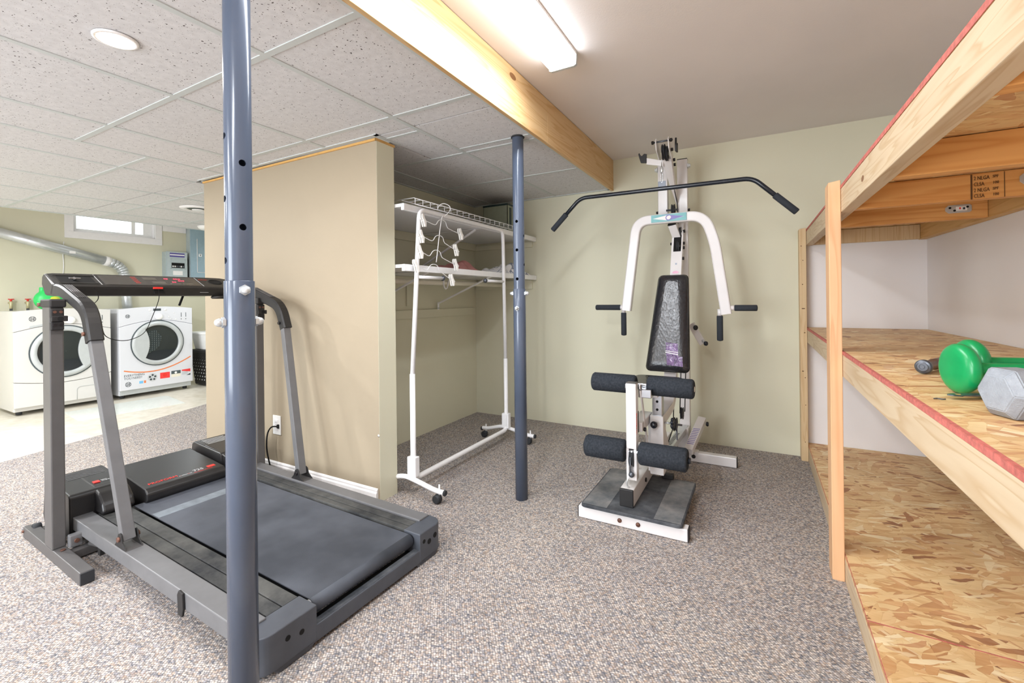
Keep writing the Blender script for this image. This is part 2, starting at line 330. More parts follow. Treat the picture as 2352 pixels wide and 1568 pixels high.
# ------------------------------------------------------------------ mesh builder
class MB:
    def __init__(s): s.v = []; s.f = []; s.sm = []
    def add(s, vs, fs, smooth=False):
        o = len(s.v); s.v += [tuple(p) for p in vs]
        for i, f in enumerate(fs):
            s.f.append([o+k for k in f]); s.sm.append(smooth[i] if isinstance(smooth, list) else smooth)
        return s
    def bm(s, b, smooth=False):
        b.verts.index_update(); return s.add([v.co for v in b.verts], [[v.index for v in f.verts] for f in b.faces], smooth)
    def _bev(s, b, bev, seg=2):
        if bev: bmesh.ops.bevel(b, geom=b.edges[:], offset=bev, segments=seg, affect='EDGES', profile=.5)
    def box(s, x0, x1, y0, y1, z0, z1, bev=0, seg=2):
        b = bmesh.new(); bmesh.ops.create_cube(b, size=1)
        for v in b.verts: v.co = V(((x0+x1)/2+v.co.x*(x1-x0), (y0+y1)/2+v.co.y*(y1-y0), (z0+z1)/2+v.co.z*(z1-z0)))
        s._bev(b, bev, seg); s.bm(b); b.free(); return s
    def hexa(s, p, bev=0):           # 8 corners: bottom 4 ccw, top 4 ccw
        b = bmesh.new(); vs = [b.verts.new(q) for q in p]
        for f in ((3, 2, 1, 0), (4, 5, 6, 7), (0, 1, 5, 4), (1, 2, 6, 5), (2, 3, 7, 6), (3, 0, 4, 7)): b.faces.new([vs[i] for i in f])
        s._bev(b, bev); s.bm(b); b.free(); return s
    def bar(s, p0, p1, w, h, side=(0, 1, 0), bev=.003):
        p0, p1 = V(p0), V(p1); d = (p1-p0).normalized(); a = V(side); a = (a-d*a.dot(d)).normalized(); c = d.cross(a)
        q = [p+a*(i*w/2)+c*(j*h/2) for p in (p0, p1) for i, j in ((-1, -1), (1, -1), (1, 1), (-1, 1))]
        return s.hexa(q, bev)
    def prism(s, poly, plane, a, b, bev=0, seg=2):
        def P(u, w, t): return {'xy': (u, w, t), 'xz': (u, t, w), 'yz': (t, u, w)}[plane]
        m = bmesh.new(); A = [m.verts.new(P(u, w, a)) for u, w in poly]; B = [m.verts.new(P(u, w, b)) for u, w in poly]; n = len(poly)
        m.faces.new(A); m.faces.new(B[::-1])
        for i in range(n): m.faces.new([A[i], B[i], B[(i+1) % n], A[(i+1) % n]])
        bmesh.ops.recalc_face_normals(m, faces=m.faces[:]); s._bev(m, bev, seg); s.bm(m); m.free(); return s
    def sweep(s, path, sec, up=None, closed=False, smooth=True, caps=True):
        P = [V(p) for p in path]; n = len(P); T = []
        for i in range(n):
            a = P[(i-1) % n] if (closed or i) else P[i]; b = P[(i+1) % n] if (closed or i < n-1) else P[i]; T.append((b-a).normalized())
        u = V(up) if up else (V((0, 0, 1)) if abs(T[0].z) < .9 else V((1, 0, 0)))
        vs = []
        for i in range(n):
            u2 = (V(up) if up else u); u2 = (u2-T[i]*u2.dot(T[i])).normalized(); u = u2; w = T[i].cross(u2)
            k = 1.0
            if 0 < i < n-1 and not closed:
                d0 = (P[i]-P[i-1]).normalized(); k = 1/max(.5, d0.dot(T[i]))
            for a, b in sec:
                off = u2*a+w*b
                if k > 1.0001:
                    bn = (P[i+1]-P[i]).normalized()-(P[i]-P[i-1]).normalized()
                    if bn.length > 1e-6: bn.normalize(); off += bn*off.dot(bn)*(k-1)
                vs.append(P[i]+off)
        m = len(sec); fs = []
        for i in range(n if closed else n-1):
            j = (i+1) % n
            for q in range(m): fs.append([i*m+q, i*m+(q+1) % m, j*m+(q+1) % m, j*m+q])
        sm = [smooth]*len(fs)
        if caps and not closed: fs += [list(range(m))[::-1], [(n-1)*m+q for q in range(m)]]; sm += [False, False]
        return s.add(vs, fs, sm)
    def tube(s, path, r, seg=12, closed=False, up=None):
        return s.sweep(path, [(r*cos(2*pi*i/seg), r*sin(2*pi*i/seg)) for i in range(seg)], up, closed)
    def rtube(s, path, w, h, up, rr=.006):
        sec = []
        for cx, cy, a0 in ((1, 1, 0), (-1, 1, 90), (-1, -1, 180), (1, -1, 270)):
            for k in range(3): a = R(a0+45*k); sec.append((cx*(h/2-rr)+rr*cos(a), cy*(w/2-rr)+rr*sin(a)))
        return s.sweep(path, sec, up, smooth=False)
    def cyl(s, p0, p1, r, r2=None, seg=24, bev=0):
        p0, p1 = V(p0), V(p1); d = (p1-p0); L = d.length; r2 = r if r2 is None else r2
        prof = [(0, r-bev), (bev, r), (L-bev, r2), (L, r2-bev)] if bev else [(0, r), (L, r2)]
        return s.lathe(prof, p0, d, seg, cap=True)
    def lathe(s, prof, org, axis, seg=32, cap=True, smooth=True):
        d = V(axis).normalized(); a = V((0, 0, 1)) if abs(d.z) < .9 else V((1, 0, 0)); a = (a-d*a.dot(d)).normalized(); b = d.cross(a); org = V(org)
        vs = [org+d*t+(a*cos(2*pi*i/seg)+b*sin(2*pi*i/seg))*r for t, r in prof for i in range(seg)]; n = len(prof); fs = []; sm = []
        for k in range(n-1):
            flat = abs(prof[k][0]-prof[k+1][0]) < 1e-6
            for i in range(seg): fs.append([k*seg+i, (k+1)*seg+i, (k+1)*seg+(i+1) % seg, k*seg+(i+1) % seg][::-1]); sm.append(smooth and not flat)
        if cap: fs += [list(range(seg))[::-1][::-1], [(n-1)*seg+i for i in range(seg)][::-1]]; sm += [False, False]
        return s.add(vs, fs, sm)
    def ball(s, c, r, sx=1, sy=1, sz=1, seg=20):
        b = bmesh.new(); bmesh.ops.create_uvsphere(b, u_segments=seg, v_segments=seg//2, radius=r)
        for v in b.verts: v.co = V((c[0]+v.co.x*sx, c[1]+v.co.y*sy, c[2]+v.co.z*sz))
        s.bm(b, True); b.free(); return s
    def obj(s, name, mat, parent=None, origin=None):
        o0 = V(origin) if origin else (V(parent['_o']) if parent is not None and '_o' in parent else V((0, 0, 0)))
        me = bpy.data.meshes.new(name); me.from_pydata([tuple(V(v)-o0) for v in s.v], [], s.f); me.validate()
        b = bmesh.new(); b.from_mesh(me); bmesh.ops.recalc_face_normals(b, faces=b.faces[:]); b.to_mesh(me); b.free()
        if len(me.polygons) == len(s.sm): me.polygons.foreach_set('use_smooth', s.sm)
        me.materials.append(mat if not isinstance(mat, str) else M_[mat])
        o = bpy.data.objects.new(name, me); COL.objects.link(o)
        if parent is not None: o.parent = parent
        if origin and parent is None: o.location = o0
        o['_o'] = tuple(o0)
        return o
def thing(name, label, cat, loc, rotz=0, group=None):
    o = bpy.data.objects.new(name, None); o.empty_display_size = .05; COL.objects.link(o); o.location = loc; o.rotation_euler = (0, 0, rotz)
    o['label'] = label; o['category'] = cat; o['_o'] = tuple(loc)
    if group: o['group'] = group
    return o
def tag(o, label, cat, group=None):
    o['label'] = label; o['category'] = cat
    if group: o['group'] = group
    return o
def st(name, mb, mat, parent=None):
    o = mb.obj(name, mat, parent)
    if parent is None: o['kind'] = 'structure'
    return o
def fillet(pts, r, n=5):
    P = [V(p) for p in pts]; out = [P[0]]
    for i in range(1, len(P)-1):
        a, b, c = P[i-1], P[i], P[i+1]; u = (a-b); w_ = (c-b); q = min(r, u.length*.49, w_.length*.49)
        A = b+u.normalized()*q; C = b+w_.normalized()*q
        for k in range(n+1): t = k/n; out.append(A*(1-t)**2+b*2*t*(1-t)+C*t*t)
    out.append(P[-1]); return out
def smooth(pts, n=8):
    P = [V(p) for p in pts]; out = []
    for i in range(len(P)-1):
        a = P[i-1] if i else P[0]; b = P[i]; c = P[i+1]; d = P[i+2] if i+2 < len(P) else P[i+1]
        for k in range(n):
            t = k/n; out.append(.5*((2*b)+(c-a)*t+(2*a-5*b+4*c-d)*t*t+(-a+3*b-3*c+d)*t**3))
    out.append(P[-1]); return out
def text(s, size, mat, parent, org, xdir, ydir, name='lettering', depth=.0006, align='LEFT', shear=0, sx=1, label=None):
    c = bpy.data.curves.new('t', 'FONT'); c.body = s; c.size = size; c.extrude = depth; c.align_x = align; c.shear = shear; c.resolution_u = 2
    t = bpy.data.objects.new('t', c); COL.objects.link(t); bpy.context.view_layer.update()
    me = bpy.data.meshes.new_from_object(t); bpy.data.objects.remove(t); bpy.data.curves.remove(c)
    X = V(xdir).normalized(); Y = V(ydir).normalized(); Z = X.cross(Y); org = V(org); o0 = V(parent['_o'])
    for v in me.vertices: v.co = org+X*v.co.x*sx+Y*v.co.y+Z*v.co.z-o0
    me.name = name; me.materials.clear(); me.materials.append(M_[mat] if isinstance(mat, str) else mat)
    o = bpy.data.objects.new(name, me); COL.objects.link(o); o.parent = parent; o['_o'] = tuple(o0)
    if label: o['label'] = label
    return o

exec_parts = []
# ------------------------------------------------------------------ room shell
HD, HU = 1.867, 2.09
YG, XC, XB, YP, XP = 3.389, -2.255, -.97, 1.655, -1.70
fl = st('floor', MB().box(-6.85, .95, -2.7, 5.1, -.12, -.008), CONC)
mb = MB(); edge = [(-3.95, -2.6), (-4.15, .3), (-4.341, .915), (-4.543, 1.54), (-4.914, 2.475), (-5.3, 3.4), (-5.9, 4.9)]
poly = edge+[(.85, 4.9), (.85, -2.6)]
mb.prism(poly, 'xy', -.008, 0); c = st('carpet', mb, CARPET, fl)
mb = MB(); mb.box(XC, .95, YG, YG+.1, 0, 2.3); st('wall_back', mb, TWO)
st('wall_right', MB().box(.85, .95, -2.6, YG, 0, 2.3), GREYW)
st('wall_front', MB().box(-6.85, -3.1, -2.7, -2.6, 0, 2.3).box(-1.0, .95, -2.7, -2.6, 0, 2.3).box(-3.1, -1.0, -2.7, -2.6, 1.95, 2.3).box(-3.1, -1.0, -2.7, -2.6, 0, .12), GREYW)
win2 = bpy.data.objects.new('unseen_window', None); COL.objects.link(win2); win2['kind'] = 'structure'; win2['_o'] = (0, 0, 0)  # unseen window added for frontal fill, suggested by the pad's highlight
m = MB().box(-3.1, -3.04, -2.69, -2.60, .12, 1.95, .003).box(-1.06, -1.0, -2.69, -2.60, .12, 1.95, .003).box(-3.04, -1.06, -2.69, -2.60, .12, .18, .003).box(-3.04, -1.06, -2.69, -2.60, 1.89, 1.95, .003).box(-2.08, -2.02, -2.68, -2.61, .18, 1.89, .003)
m.obj('frame', 'white_enamel', win2)
st('wall_closet', MB().box(XC-.1, XC, YP+.12, YG, 0, HD), OLIVE)
# laundry wall with window opening
mb = MB(); wy0, wy1, wz0 = 1.995, 2.77, 1.845
mb.box(-6.85, -6.75, -2.6, wy0, 0, 2.35).box(-6.85, -6.75, wy1, 4.9, 0, 2.35).box(-6.85, -6.75, wy0, wy1, 0, wz0).box(-6.85, -6.75, wy0, wy1, 2.25, 2.35)
st('wall_left', mb, OLIVE)
st('wall_laundry', MB().box(-6.85, -3.33, 4.9, 5.0, 0, 2.3), OLIVE)
pw = MB().box(-3.33, XP, YP, YP+.125, 0, HD-.006); part = st('wall_partition', pw, WARMLIT)
MBx = MB().box(XP, XP+.0015, YP+.001, YP+.124, 0, HD-.008)
o = MBx.obj('end_face', OLIVE, part)  # end keeps the plain olive, without the face's warm light tone
st('wall_side', MB().box(-3.33, -3.23, YP+.125, 4.9, 0, HD-.006), OLIVE)
MB().box(-3.335, XP+.004, YP-.007, YP+.001, HD-.020, HD-.008).box(XP, XP+.006, YP-.007, YP+.128, HD-.020, HD-.008).obj('wood_strip', 'gold_edge', part)
# dents in the partition corner
d = MB(); d.lathe([(0, .0001), (.0012, .008), (.0016, .001)], (XP-.004, YP, .34), (0, -1, 0), 9); d.obj('chip', 'caulk', part)
# baseboard along partition face
bb = MB().prism([(YP, 0), (YP-.014, 0), (YP-.014, .045), (YP-.009, .052), (YP-.009, .06), (YP-.003, .068), (YP, .068)], 'yz', -3.33, XP-.012, .001)
st('baseboard_partition', bb, M_['white_enamel'])

# upper drywall ceiling + its far laundry part + riser
st('ceiling', MB().box(XB+.0, .95, -2.6, YG+.1, HU, HU+.08), CEILP)
st('ceiling', MB().box(-6.85, .95, -2.7, 5.0, 2.3, 2.36).box(-5.65, -5.60, -2.7, 5.0, HD+.02, 2.3), CEILP)
# beam cladding: knotty pine boards
beam = bpy.data.objects.new('trim_1', None); COL.objects.link(beam); beam['kind'] = 'structure'; beam['_o'] = (0, 0, 0)
PINEB = wood('knotty_pine_board', 'y', (224, 194, 148), (198, 154, 100), (188, 144, 92), ringscale=8.)
MB().box(XB-.019, XB, 2.163, YG, HD-.013, HU-.001, .0012).obj('board', PINEB, beam)
MB().box(XB-.019, XB, -2.6, 2.162, HD-.013, HU-.001, .0012).obj('board', PINEB, beam)

# suspended ceiling
susp = bpy.data.objects.new('ceiling', None); COL.objects.link(susp); susp['kind'] = 'structure'; susp['_o'] = (0, 0, 0)
tcache = {}
def tile(x0, x1, y0, y1):
    w_, h_ = round(x1-x0-.006, 3), round(y1-y0-.006, 3)
    if w_ < .02 or h_ < .02: return
    k = (w_, h_)
    if k not in tcache:
        m = MB().box(-w_/2, w_/2, -h_/2, h_/2, .002, .017); o = m.obj('ceiling_tile', TILE, susp); tcache[k] = o
    else: o = tcache[k].copy(); COL.objects.link(o)
    o.parent = susp; o.location = ((x0+x1)/2, (y0+y1)/2, HD)
gb = {}
def tbar(x0, x1, y0, y1):
    MB().box(x0, x1, y0, y1, HD-.0015, HD+.003).obj('grid_bar', 'grid_metal', susp)
XR = [-3.053, -2.665, -2.06, -1.454, -.990]; XL = [-5.64, -5.24, -4.64, -4.04, -3.43, -3.053]
YR = [-2.6, -2.08, -1.48, -.88, -.28, .32, .919, 1.518, 2.1, 2.717, 3.384]
YL = [-2.6, -2.38, -1.77, -1.17, -.57, .03, .63, 1.23, 1.84, 2.45, 3.05, 3.66, 4.27, 4.9]
def cells(X, Y, test):
    for i in range(len(X)-1):
        for j in range(len(Y)-1):
            x0, x1, y0, y1 = X[i], X[i+1], Y[j], Y[j+1]
            segs = [(y0, y1)] if not (y0 < YP < y1) else [(y0, YP-.004), (YP+.0, y1)]
            for a, b in segs:
                if a >= YP-.001:
                    if test == 'R':
                        if x1 <= XC: continue
                        xx0 = max(x0, XC)
                        if a < YP+.12: # beside partition end
                            if xx0 < XP: 
                                tile(xx0, min(x1, XP), YP+.13, b)
                                if x1 > XP: tile(XP+.006, x1, a, b)
                                continue
                        tile(xx0, x1, a, b); continue
                    if test == 'L' and x0 >= -3.5:
                        continue
                    tile(x0, x1, a, b)
                else: tile(x0, x1, a, b)
cells(XR, YR, 'R'); cells(XL, YL, 'L')
hw = .0115
for x in XR[:-1]:
    if x < XC: tbar(x-hw, x+hw, -2.6, YP-.008)
    elif x < XP: tbar(x-hw, x+hw, -2.6, YP-.008); tbar(x-hw, x+hw, YP+.128, YG)
    else: tbar(x-hw, x+hw, -2.6, YG)
for x in XL[1:-1]: tbar(x-hw, x+hw, -2.6, 4.9 if x < -3.5 else YP-.008)
for y in YR[1:-1]:
    xs = [XR[0]]+[x for x in XR[1:]]
    for a, b in zip(xs[:-1], xs[1:]):
        if y > YP:
            if b <= XC: continue
            a = max(a, XC)
        tbar(a+hw, b-(hw if b < -1 else 0), y-hw, y+hw)
for y in YL[1:-1]:
    for a, b in zip(XL[:-1], XL[1:]):
        if y > YP and a > -3.5: continue
        tbar(a+hw, b-hw, y-hw, y+hw)
tbar(-1.454+hw, -.99, 2.022, 2.036); tbar(XP+.006, -1.454-hw, 1.70, 1.72)
def angle(x0, x1, y0, y1): MB().box(x0, x1, y0, y1, HD-.003, HD+.004).obj('wall_angle', 'grid_metal', susp)
angle(-1.012, -.989, -2.6, YG); angle(XC, -.99, YG-.022, YG); angle(XC, XC+.02, YP+.13, YG)
angle(-3.36, XP+.028, YP-.028, YP-.008); angle(XP+.008, XP+.028, YP-.03, YP+.15); angle(-5.66, -5.63, -2.6, 4.9); angle(-3.36, -3.335, YP-.02, 4.9)

# window
win = bpy.data.objects.new('window_1', None); COL.objects.link(win); win['kind'] = 'structure'; win['_o'] = (0, 0, 0)
m = MB(); m.box(-6.75, -6.735, wy0-.075, wy1+.075, wz0-.078, wz0, .002).box(-6.75, -6.735, wy0-.075, wy0, wz0, 2.25, .002).box(-6.75, -6.735, wy1, wy1+.075, wz0, 2.25, .002); m.obj('casing', 'white_enamel', win)
m = MB(); m.box(-6.85, -6.75, wy0, wy0+.01, wz0, 2.25).box(-6.85, -6.75, wy1-.01, wy1, wz0, 2.25).box(-6.85, -6.75, wy0, wy1, wz0, wz0+.01); m.obj('jamb', 'white_enamel', win)
m = MB(); fx0, fx1 = -6.84, -6.81
m.box(fx0, fx1, wy0+.01, wy1-.01, wz0+.01, wz0+.045, .003).box(fx0, fx1, wy0+.01, wy0+.045, wz0+.04, 2.24, .003).box(fx0, fx1, wy1-.10, wy1-.01, wz0+.04, 2.24, .003).box(fx0, fx1, 2.55, 2.59, wz0+.04, 2.24, .003); m.obj('sash', 'white_plastic', win)
WG = NT('window_glass'); WG.b.inputs['Transmission Weight'].default_value = 1; WG.b.inputs['IOR'].default_value = 1.1; WG = WG.set((.95, .98, 1, 1), .25)
MB().box(-6.828, -6.824, wy0+.04, wy1-.1, wz0+.04, 2.2).obj('pane', WG, win)
st('trim_2', MB().box(-6.75, -6.735, wy1+.08, 3.12, 1.955, 2.06, .002), M_['white_enamel'])

# ------------------------------------------------------------------ ceiling lights
FT = t = thing('fluorescent_fixture', 'long white fluorescent wrap light lit on the white ceiling beside the pine beam', 'ceiling light', (-.738, 1.2, HU))
x0, x1, zb = -.803, -.672, 2.034
MB().box(x0, x1, .60, 1.81, HU-.012, HU, .001).obj('housing', 'white_enamel', t)
m = MB().prism([(x0+.004, HU-.012), (x0+.010, zb), (x1-.010, zb), (x1-.004, HU-.012)], 'xz', .612, 1.806, .002); m.obj('lens', LENS, t)
MB().prism([(x0-.001, HU), (x0+.002, zb+.002), (x0+.012, zb-.003), (x1-.012, zb-.003), (x1-.002, zb+.002), (x1+.001, HU)], 'xz', 1.807, 1.822, .001).obj('end_plate', 'trim_grey', t)
MB().prism([(x0-.001, HU), (x0+.002, zb+.002), (x0+.012, zb-.003), (x1-.012, zb-.003), (x1-.002, zb+.002), (x1+.001, HU)], 'xz', .597, .611, .001).obj('end_plate', 'trim_grey', t)
def copy_tree(o, par=None):
    c = o.copy(); COL.objects.link(c); c.parent = par
    for k in list(o.children): copy_tree(k, c)
    return c
f2 = copy_tree(FT); f2.location = (-.35, -1.1, HU); f2['label'] = 'second fluorescent wrap light added unseen on the white ceiling behind the camera'  # copy added out of view as a fill source
def downlight(loc, label, E, lab2=None):
    t = thing('recessed_downlight', label, 'ceiling light', loc)
    MB().lathe([(0, .058), (-.004, .057), (-.005, .047), (-.001, .046), (-.001, .0001)], loc, (0, 0, 1), 36, cap=False).obj('trim_ring', 'white_enamel', t)
    MB().cyl((loc[0], loc[1], loc[2]-.0022), (loc[0], loc[1], loc[2]-.0045), .0455, seg=36).obj('diffuser', emis('warm_led_diffuser', (255, 226, 190), DOWN_W), t)
downlight((-1.770, .628, HD), 'small round lit downlight in the speckled tile left of the near post', 0)
for xy, l in (((-1.77, -1.2), 'downlight added behind the camera on the treadmill side'), ((-3.73, .33), 'downlight just left of the picture in front of the treadmill'), ((-3.73, -1.5), 'downlight added far back left of the camera'), ((-4.94, .33), 'downlight added over the concrete strip left of the picture'), ((-4.94, 4.2), 'downlight added behind the partition in the laundry')):  # all out of view; those labelled added serve as fill
    downlight(xy+(HD,), 'small round '+l, 0)

t = thing('air_diffuser', 'round white ceiling air diffuser with dark slots near the partition top', 'vent', (-4.36, 2.12, HD))
lx, ly = -4.36, 2.12
MB().lathe([(0, .14), (-.008, .138), (-.014, .095), (-.006, .085)], (lx, ly, HD), (0, 0, 1), 32, cap=False).obj('rim', 'white_enamel', t)
MB().lathe([(-.006, .09), (-.012, .075), (-.004, .06), (-.004, .0001)], (lx, ly, HD), (0, 0, 1), 32, cap=False).obj('grille', 'vent_dark', t)
MB().lathe([(-.018, .0001), (-.02, .045), (-.014, .05), (-.01, .0001)], (lx, ly, HD), (0, 0, 1), 24, cap=False).obj('centre_disc', 'white_enamel', t)
lx, ly = -5.33, 2.72
t = thing('ceiling_lamp_cover', 'flat round white dome light on the laundry ceiling edge by the electrical panels', 'ceiling light', (lx, ly, HD))
MB().lathe([(0, .12), (-.02, .122), (-.035, .10), (-.042, .0001)], (lx, ly, HD), (0, 0, 1), 32, cap=False).obj('dome', 'white_plastic', t)
MB().lathe([(0, .13), (-.01, .128), (-.012, .12)], (lx, ly, HD), (0, 0, 1), 32, cap=False).obj('base_ring', 'white_enamel', t)

# ------------------------------------------------------------------ steel jack posts
def boolean_holes(o, cuts):
    bm_ = MB()
    for p, d in cuts: bm_.cyl(V(p)-V(d)*.0, V(p)+V(d)*.08, .0078, seg=20)
    c = bm_.obj('cutter', 'hole'); md = o.modifiers.new('b', 'BOOLEAN'); md.operation = 'DIFFERENCE'; md.object = c; md.solver = 'EXACT'
    bpy.context.view_layer.update(); dg = bpy.context.evaluated_depsgraph_get()
    me = bpy.data.meshes.new_from_object(o.evaluated_get(dg)); o.modifiers.clear(); o.data = me; bpy.data.objects.remove(c)
def post(x, y, ang, label, top=HD+.02):
    t = thing('jack_post', label, 'post', (x, y, 0), group='adjustable steel posts')
    ro, ri = .0292, .0262
    up = MB().lathe([(0, ri), (0, ro), (top-1.0, ro), (top-1.0, ri)], (x, y, 1.0), (0, 0, 1), 56, cap=False)
    # close inner wall
    up.lathe([(0, ri), (top-1.0, ri)], (x, y, 1.0), (0, 0, 1), 56, cap=False)
    u = MB(); prof = [(0, ro), (top-1.0, ro), (top-1.0, ri), (0, ri), (0, ro)]
    u.lathe(prof, (x, y, 1.0), (0, 0, 1), 56, cap=False)
    o = u.obj('inner_tube', STEELB, None)
    a, b = V((cos(R(ang)), sin(R(ang)), 0)), V((cos(R(ang+90)), sin(R(ang+90)), 0))
    cuts = []
    for z in ((1.358, 1.208) if ang > -50 else (1.427, 1.281, 1.133)): cuts += [((x, y, z), a), ((x, y, z), -a)]
    for z in ((1.421, 1.274, 1.130) if ang > -50 else (1.354, 1.206)): cuts += [((x, y, z), b), ((x, y, z), -b)]
    boolean_holes(o, cuts)
    for v in o.data.vertices: v.co -= V((x, y, 0))
    for p in o.data.polygons: p.use_smooth = True
    b_ = bmesh.new(); b_.from_mesh(o.data)
    for e in b_.edges: e.smooth = not (len(e.link_faces) == 2 and e.calc_face_angle(0) > .5)
    b_.to_mesh(o.data); b_.free()
    o.parent = t
    rs = .0322
    MB().lathe([(0, rs-.003), (0, rs), (1.082, rs), (1.083, rs-.0004), (1.083, rs-.003), (0, rs-.003)], (x, y, 0), (0, 0, 1), 56, cap=False).obj('outer_sleeve', STEELB, t)
    for z, dr in ((1.061 if ang > -50 else .982, a), (.986 if ang > -50 else 1.059, b), (.986 if ang > -50 else 1.059, -b)):
        p = V((x, y, z))+dr*(rs-.001)
        m = MB(); m.lathe([(0, .0125), (.007, .0125)], p, dr, 6, smooth=False)
        m.lathe([(.007, .0098), (.012, .0097), (.017, .0082), (.0205, .005), (.0218, .0008)], p, dr, 20); m.obj('cap_nut', 'zinc', t)
    if ang < -50: MB().lathe([(0, .034), (.004, .0355), (.008, .034)], (x, y, HD-.006), (0, 0, 1), 32).obj('collar', 'rubber', t)
    return t
post(-1.08, .612, -12, 'scuffed blue grey steel post nearest, standing at the treadmill')
post(-1.08, 2.03, -84, 'blue grey steel post between the garment rack and the weight machine')

# ------------------------------------------------------------------ closet shelves
def wplank(name, *a, mat=None, **k): return MB().box(*a).obj(name, mat)
sh = []
for z1, lab in ((1.545, 'upper white closet shelf board with the wire rack on it'), (1.222, 'lower white closet shelf board holding the folded cloths')):
    o = MB().box(XC, -1.655, YP+.128, YG-.002, z1-.018, z1, .001)
    s_ = thing('closet_shelf', lab, 'shelf', (-1.95, 2.6, z1-.02), group='white closet shelves')
    o.obj('board', 'white_powder', s_)
    MB().box(-1.656, -1.635, YP+.128, YG-.002, z1-.036, z1+.001, .003).obj('front_rail', 'white_powder', s_)
def cleat(n, *a): return st('trim_%d' % n, MB().box(*a, .0015), OLIVE)
cleat(3, XC+.019, -1.668, YG-.019, YG, 1.465, 1.508); cleat(4, XC, XC+.019, YP+.13, YG, 1.465, 1.526)
cleat(5, XC+.019, -1.672, YG-.019, YG, 1.112, 1.186); cleat(6, XC, XC+.019, YP+.13, YG, 1.150, 1.203)
cleat(7, XC, XC+.019, YP+.13, 3.345, .893, .955); cleat(8, XC, XC+.012, 2.47, 2.52, .985, 1.15)
t = thing('closet_rod', 'cream wooden hanging rod under the lower closet shelf', 'rod', (-1.945, 2.6, 1.14))
MB().cyl((-1.945, YP+.13, 1.148), (-1.945, YG-.03, 1.148), .0165, bev=.002).obj('pole', 'cream', t)
MB().cyl((-1.945, YG-.045, 1.148), (-1.945, YG-.019, 1.148), .026, seg=28).obj('rod_socket', 'cream', t)
def bracket(y, ztop, zfoot, label, rodhook=False):
    t = thing('shelf_bracket', label, 'bracket', (XC+.02, y, zfoot))
    m = MB(); m.bar((XC+.026, y, ztop-.004), (-1.70, y, ztop-.004), .022, .004, bev=.0008); m.obj('top_arm', 'white_powder', t)
    m = MB(); m.bar((-1.74, y, ztop-.008), (XC+.024, y, zfoot+.03), .018, .010, bev=.002); m.bar((XC+.021, y, zfoot+.04), (XC+.021, y, zfoot-.02), .02, .003, bev=.001); m.obj('strut', 'white_powder', t)
    MB().cyl((XC+.022, y, zfoot-.008), (XC+.027, y, zfoot-.008), .006, seg=10).obj('screw', 'zinc', t)
    if rodhook:
        MB().tube(smooth([(-1.90, y-.36, 1.185), (-1.915, y-.34, 1.13), (-1.925, y-.31, 1.108), (-1.925, y-.29, 1.115), (-1.925, y-.275, 1.15), (-1.93, y-.262, 1.17)], 5), .0055, 8).obj('rod_hook', 'white_powder', t)
bracket(2.82, 1.204, .97, 'white metal shelf bracket with diagonal strut screwed to the olive cleat', True)
bracket(2.62, 1.527, 1.25, 'white metal bracket with diagonal strut under the upper closet shelf')
bracket(2.10, 1.204, .97, 'white shelf bracket partly hidden beside the partition end')
# ------------------------------------------------------------------ things on the closet shelves
def wire(m, pts, r=.0022, seg=6): m.tube(pts, r, seg)
t = thing('wire_shelf', 'white coated wire shelf lying on the upper closet shelf', 'wire shelf', (-1.80, 2.4, 1.547))
m = MB(); Y0, Y1 = 1.86, 3.10
for x, z in ((-1.625, 1.552), (-1.625, 1.583), (-1.72, 1.583), (-1.84, 1.583), (-1.95, 1.583)): wire(m, [(x, Y0, z), (x, Y1, z)], .0028)
m.obj('long_rod', 'white_powder', t)
m = MB(); k = Y0
while k < Y1+.001: wire(m, [(-1.965, k, 1.5865), (-1.63, k, 1.5865), (-1.6235, k, 1.583), (-1.6235, k, 1.55)], .0017, 5); k += .064
o = m.obj('cross_wires', 'white_powder', t); o['kind'] = 'stuff'
m = MB()
for y in (Y0+.02, Y1-.02, 2.48): wire(m, [(-1.95, y, 1.583), (-1.95, y, 1.549)], .0028); 
m.obj('feet', 'white_powder', t)
t = thing('glass_tank', 'small glass tank with dark frame at the back of the upper closet shelf', 'tank', (-1.85, 3.22, 1.546))
x0, x1, y0, y1, z0, z1 = -1.99, -1.76, 3.12, 3.36, 1.546, 1.80
m = MB()
for a in ((x0, x1, y0, y0+.004), (x0, x1, y1-.004, y1), (x0, x0+.004, y0, y1), (x1-.004, x1, y0, y1)): m.box(a[0], a[1], a[2], a[3], z0+.012, z1-.012)
m.obj('walls', 'tankglass', t)
for z in (z0, z1-.014):
    m = MB(); m.box(x0-.003, x1+.003, y0-.003, y0+.006, z, z+.014, .001).box(x0-.003, x1+.003, y1-.006, y1+.003, z, z+.014, .001).box(x0-.003, x0+.006, y0, y1, z, z+.014, .001).box(x1-.006, x1+.003, y0, y1, z, z+.014, .001); m.obj('frame', 'tankblack', t)
MB().box(x1-.002, x1+.003, y0+.03, y0+.06, z0+.05, z1-.03, .001).obj('side_strip', 'tankblack', t)
MB().box(x0, x1, y0, y1, z1-.004, z1+.001, .001).obj('lid', 'tankblack', t)
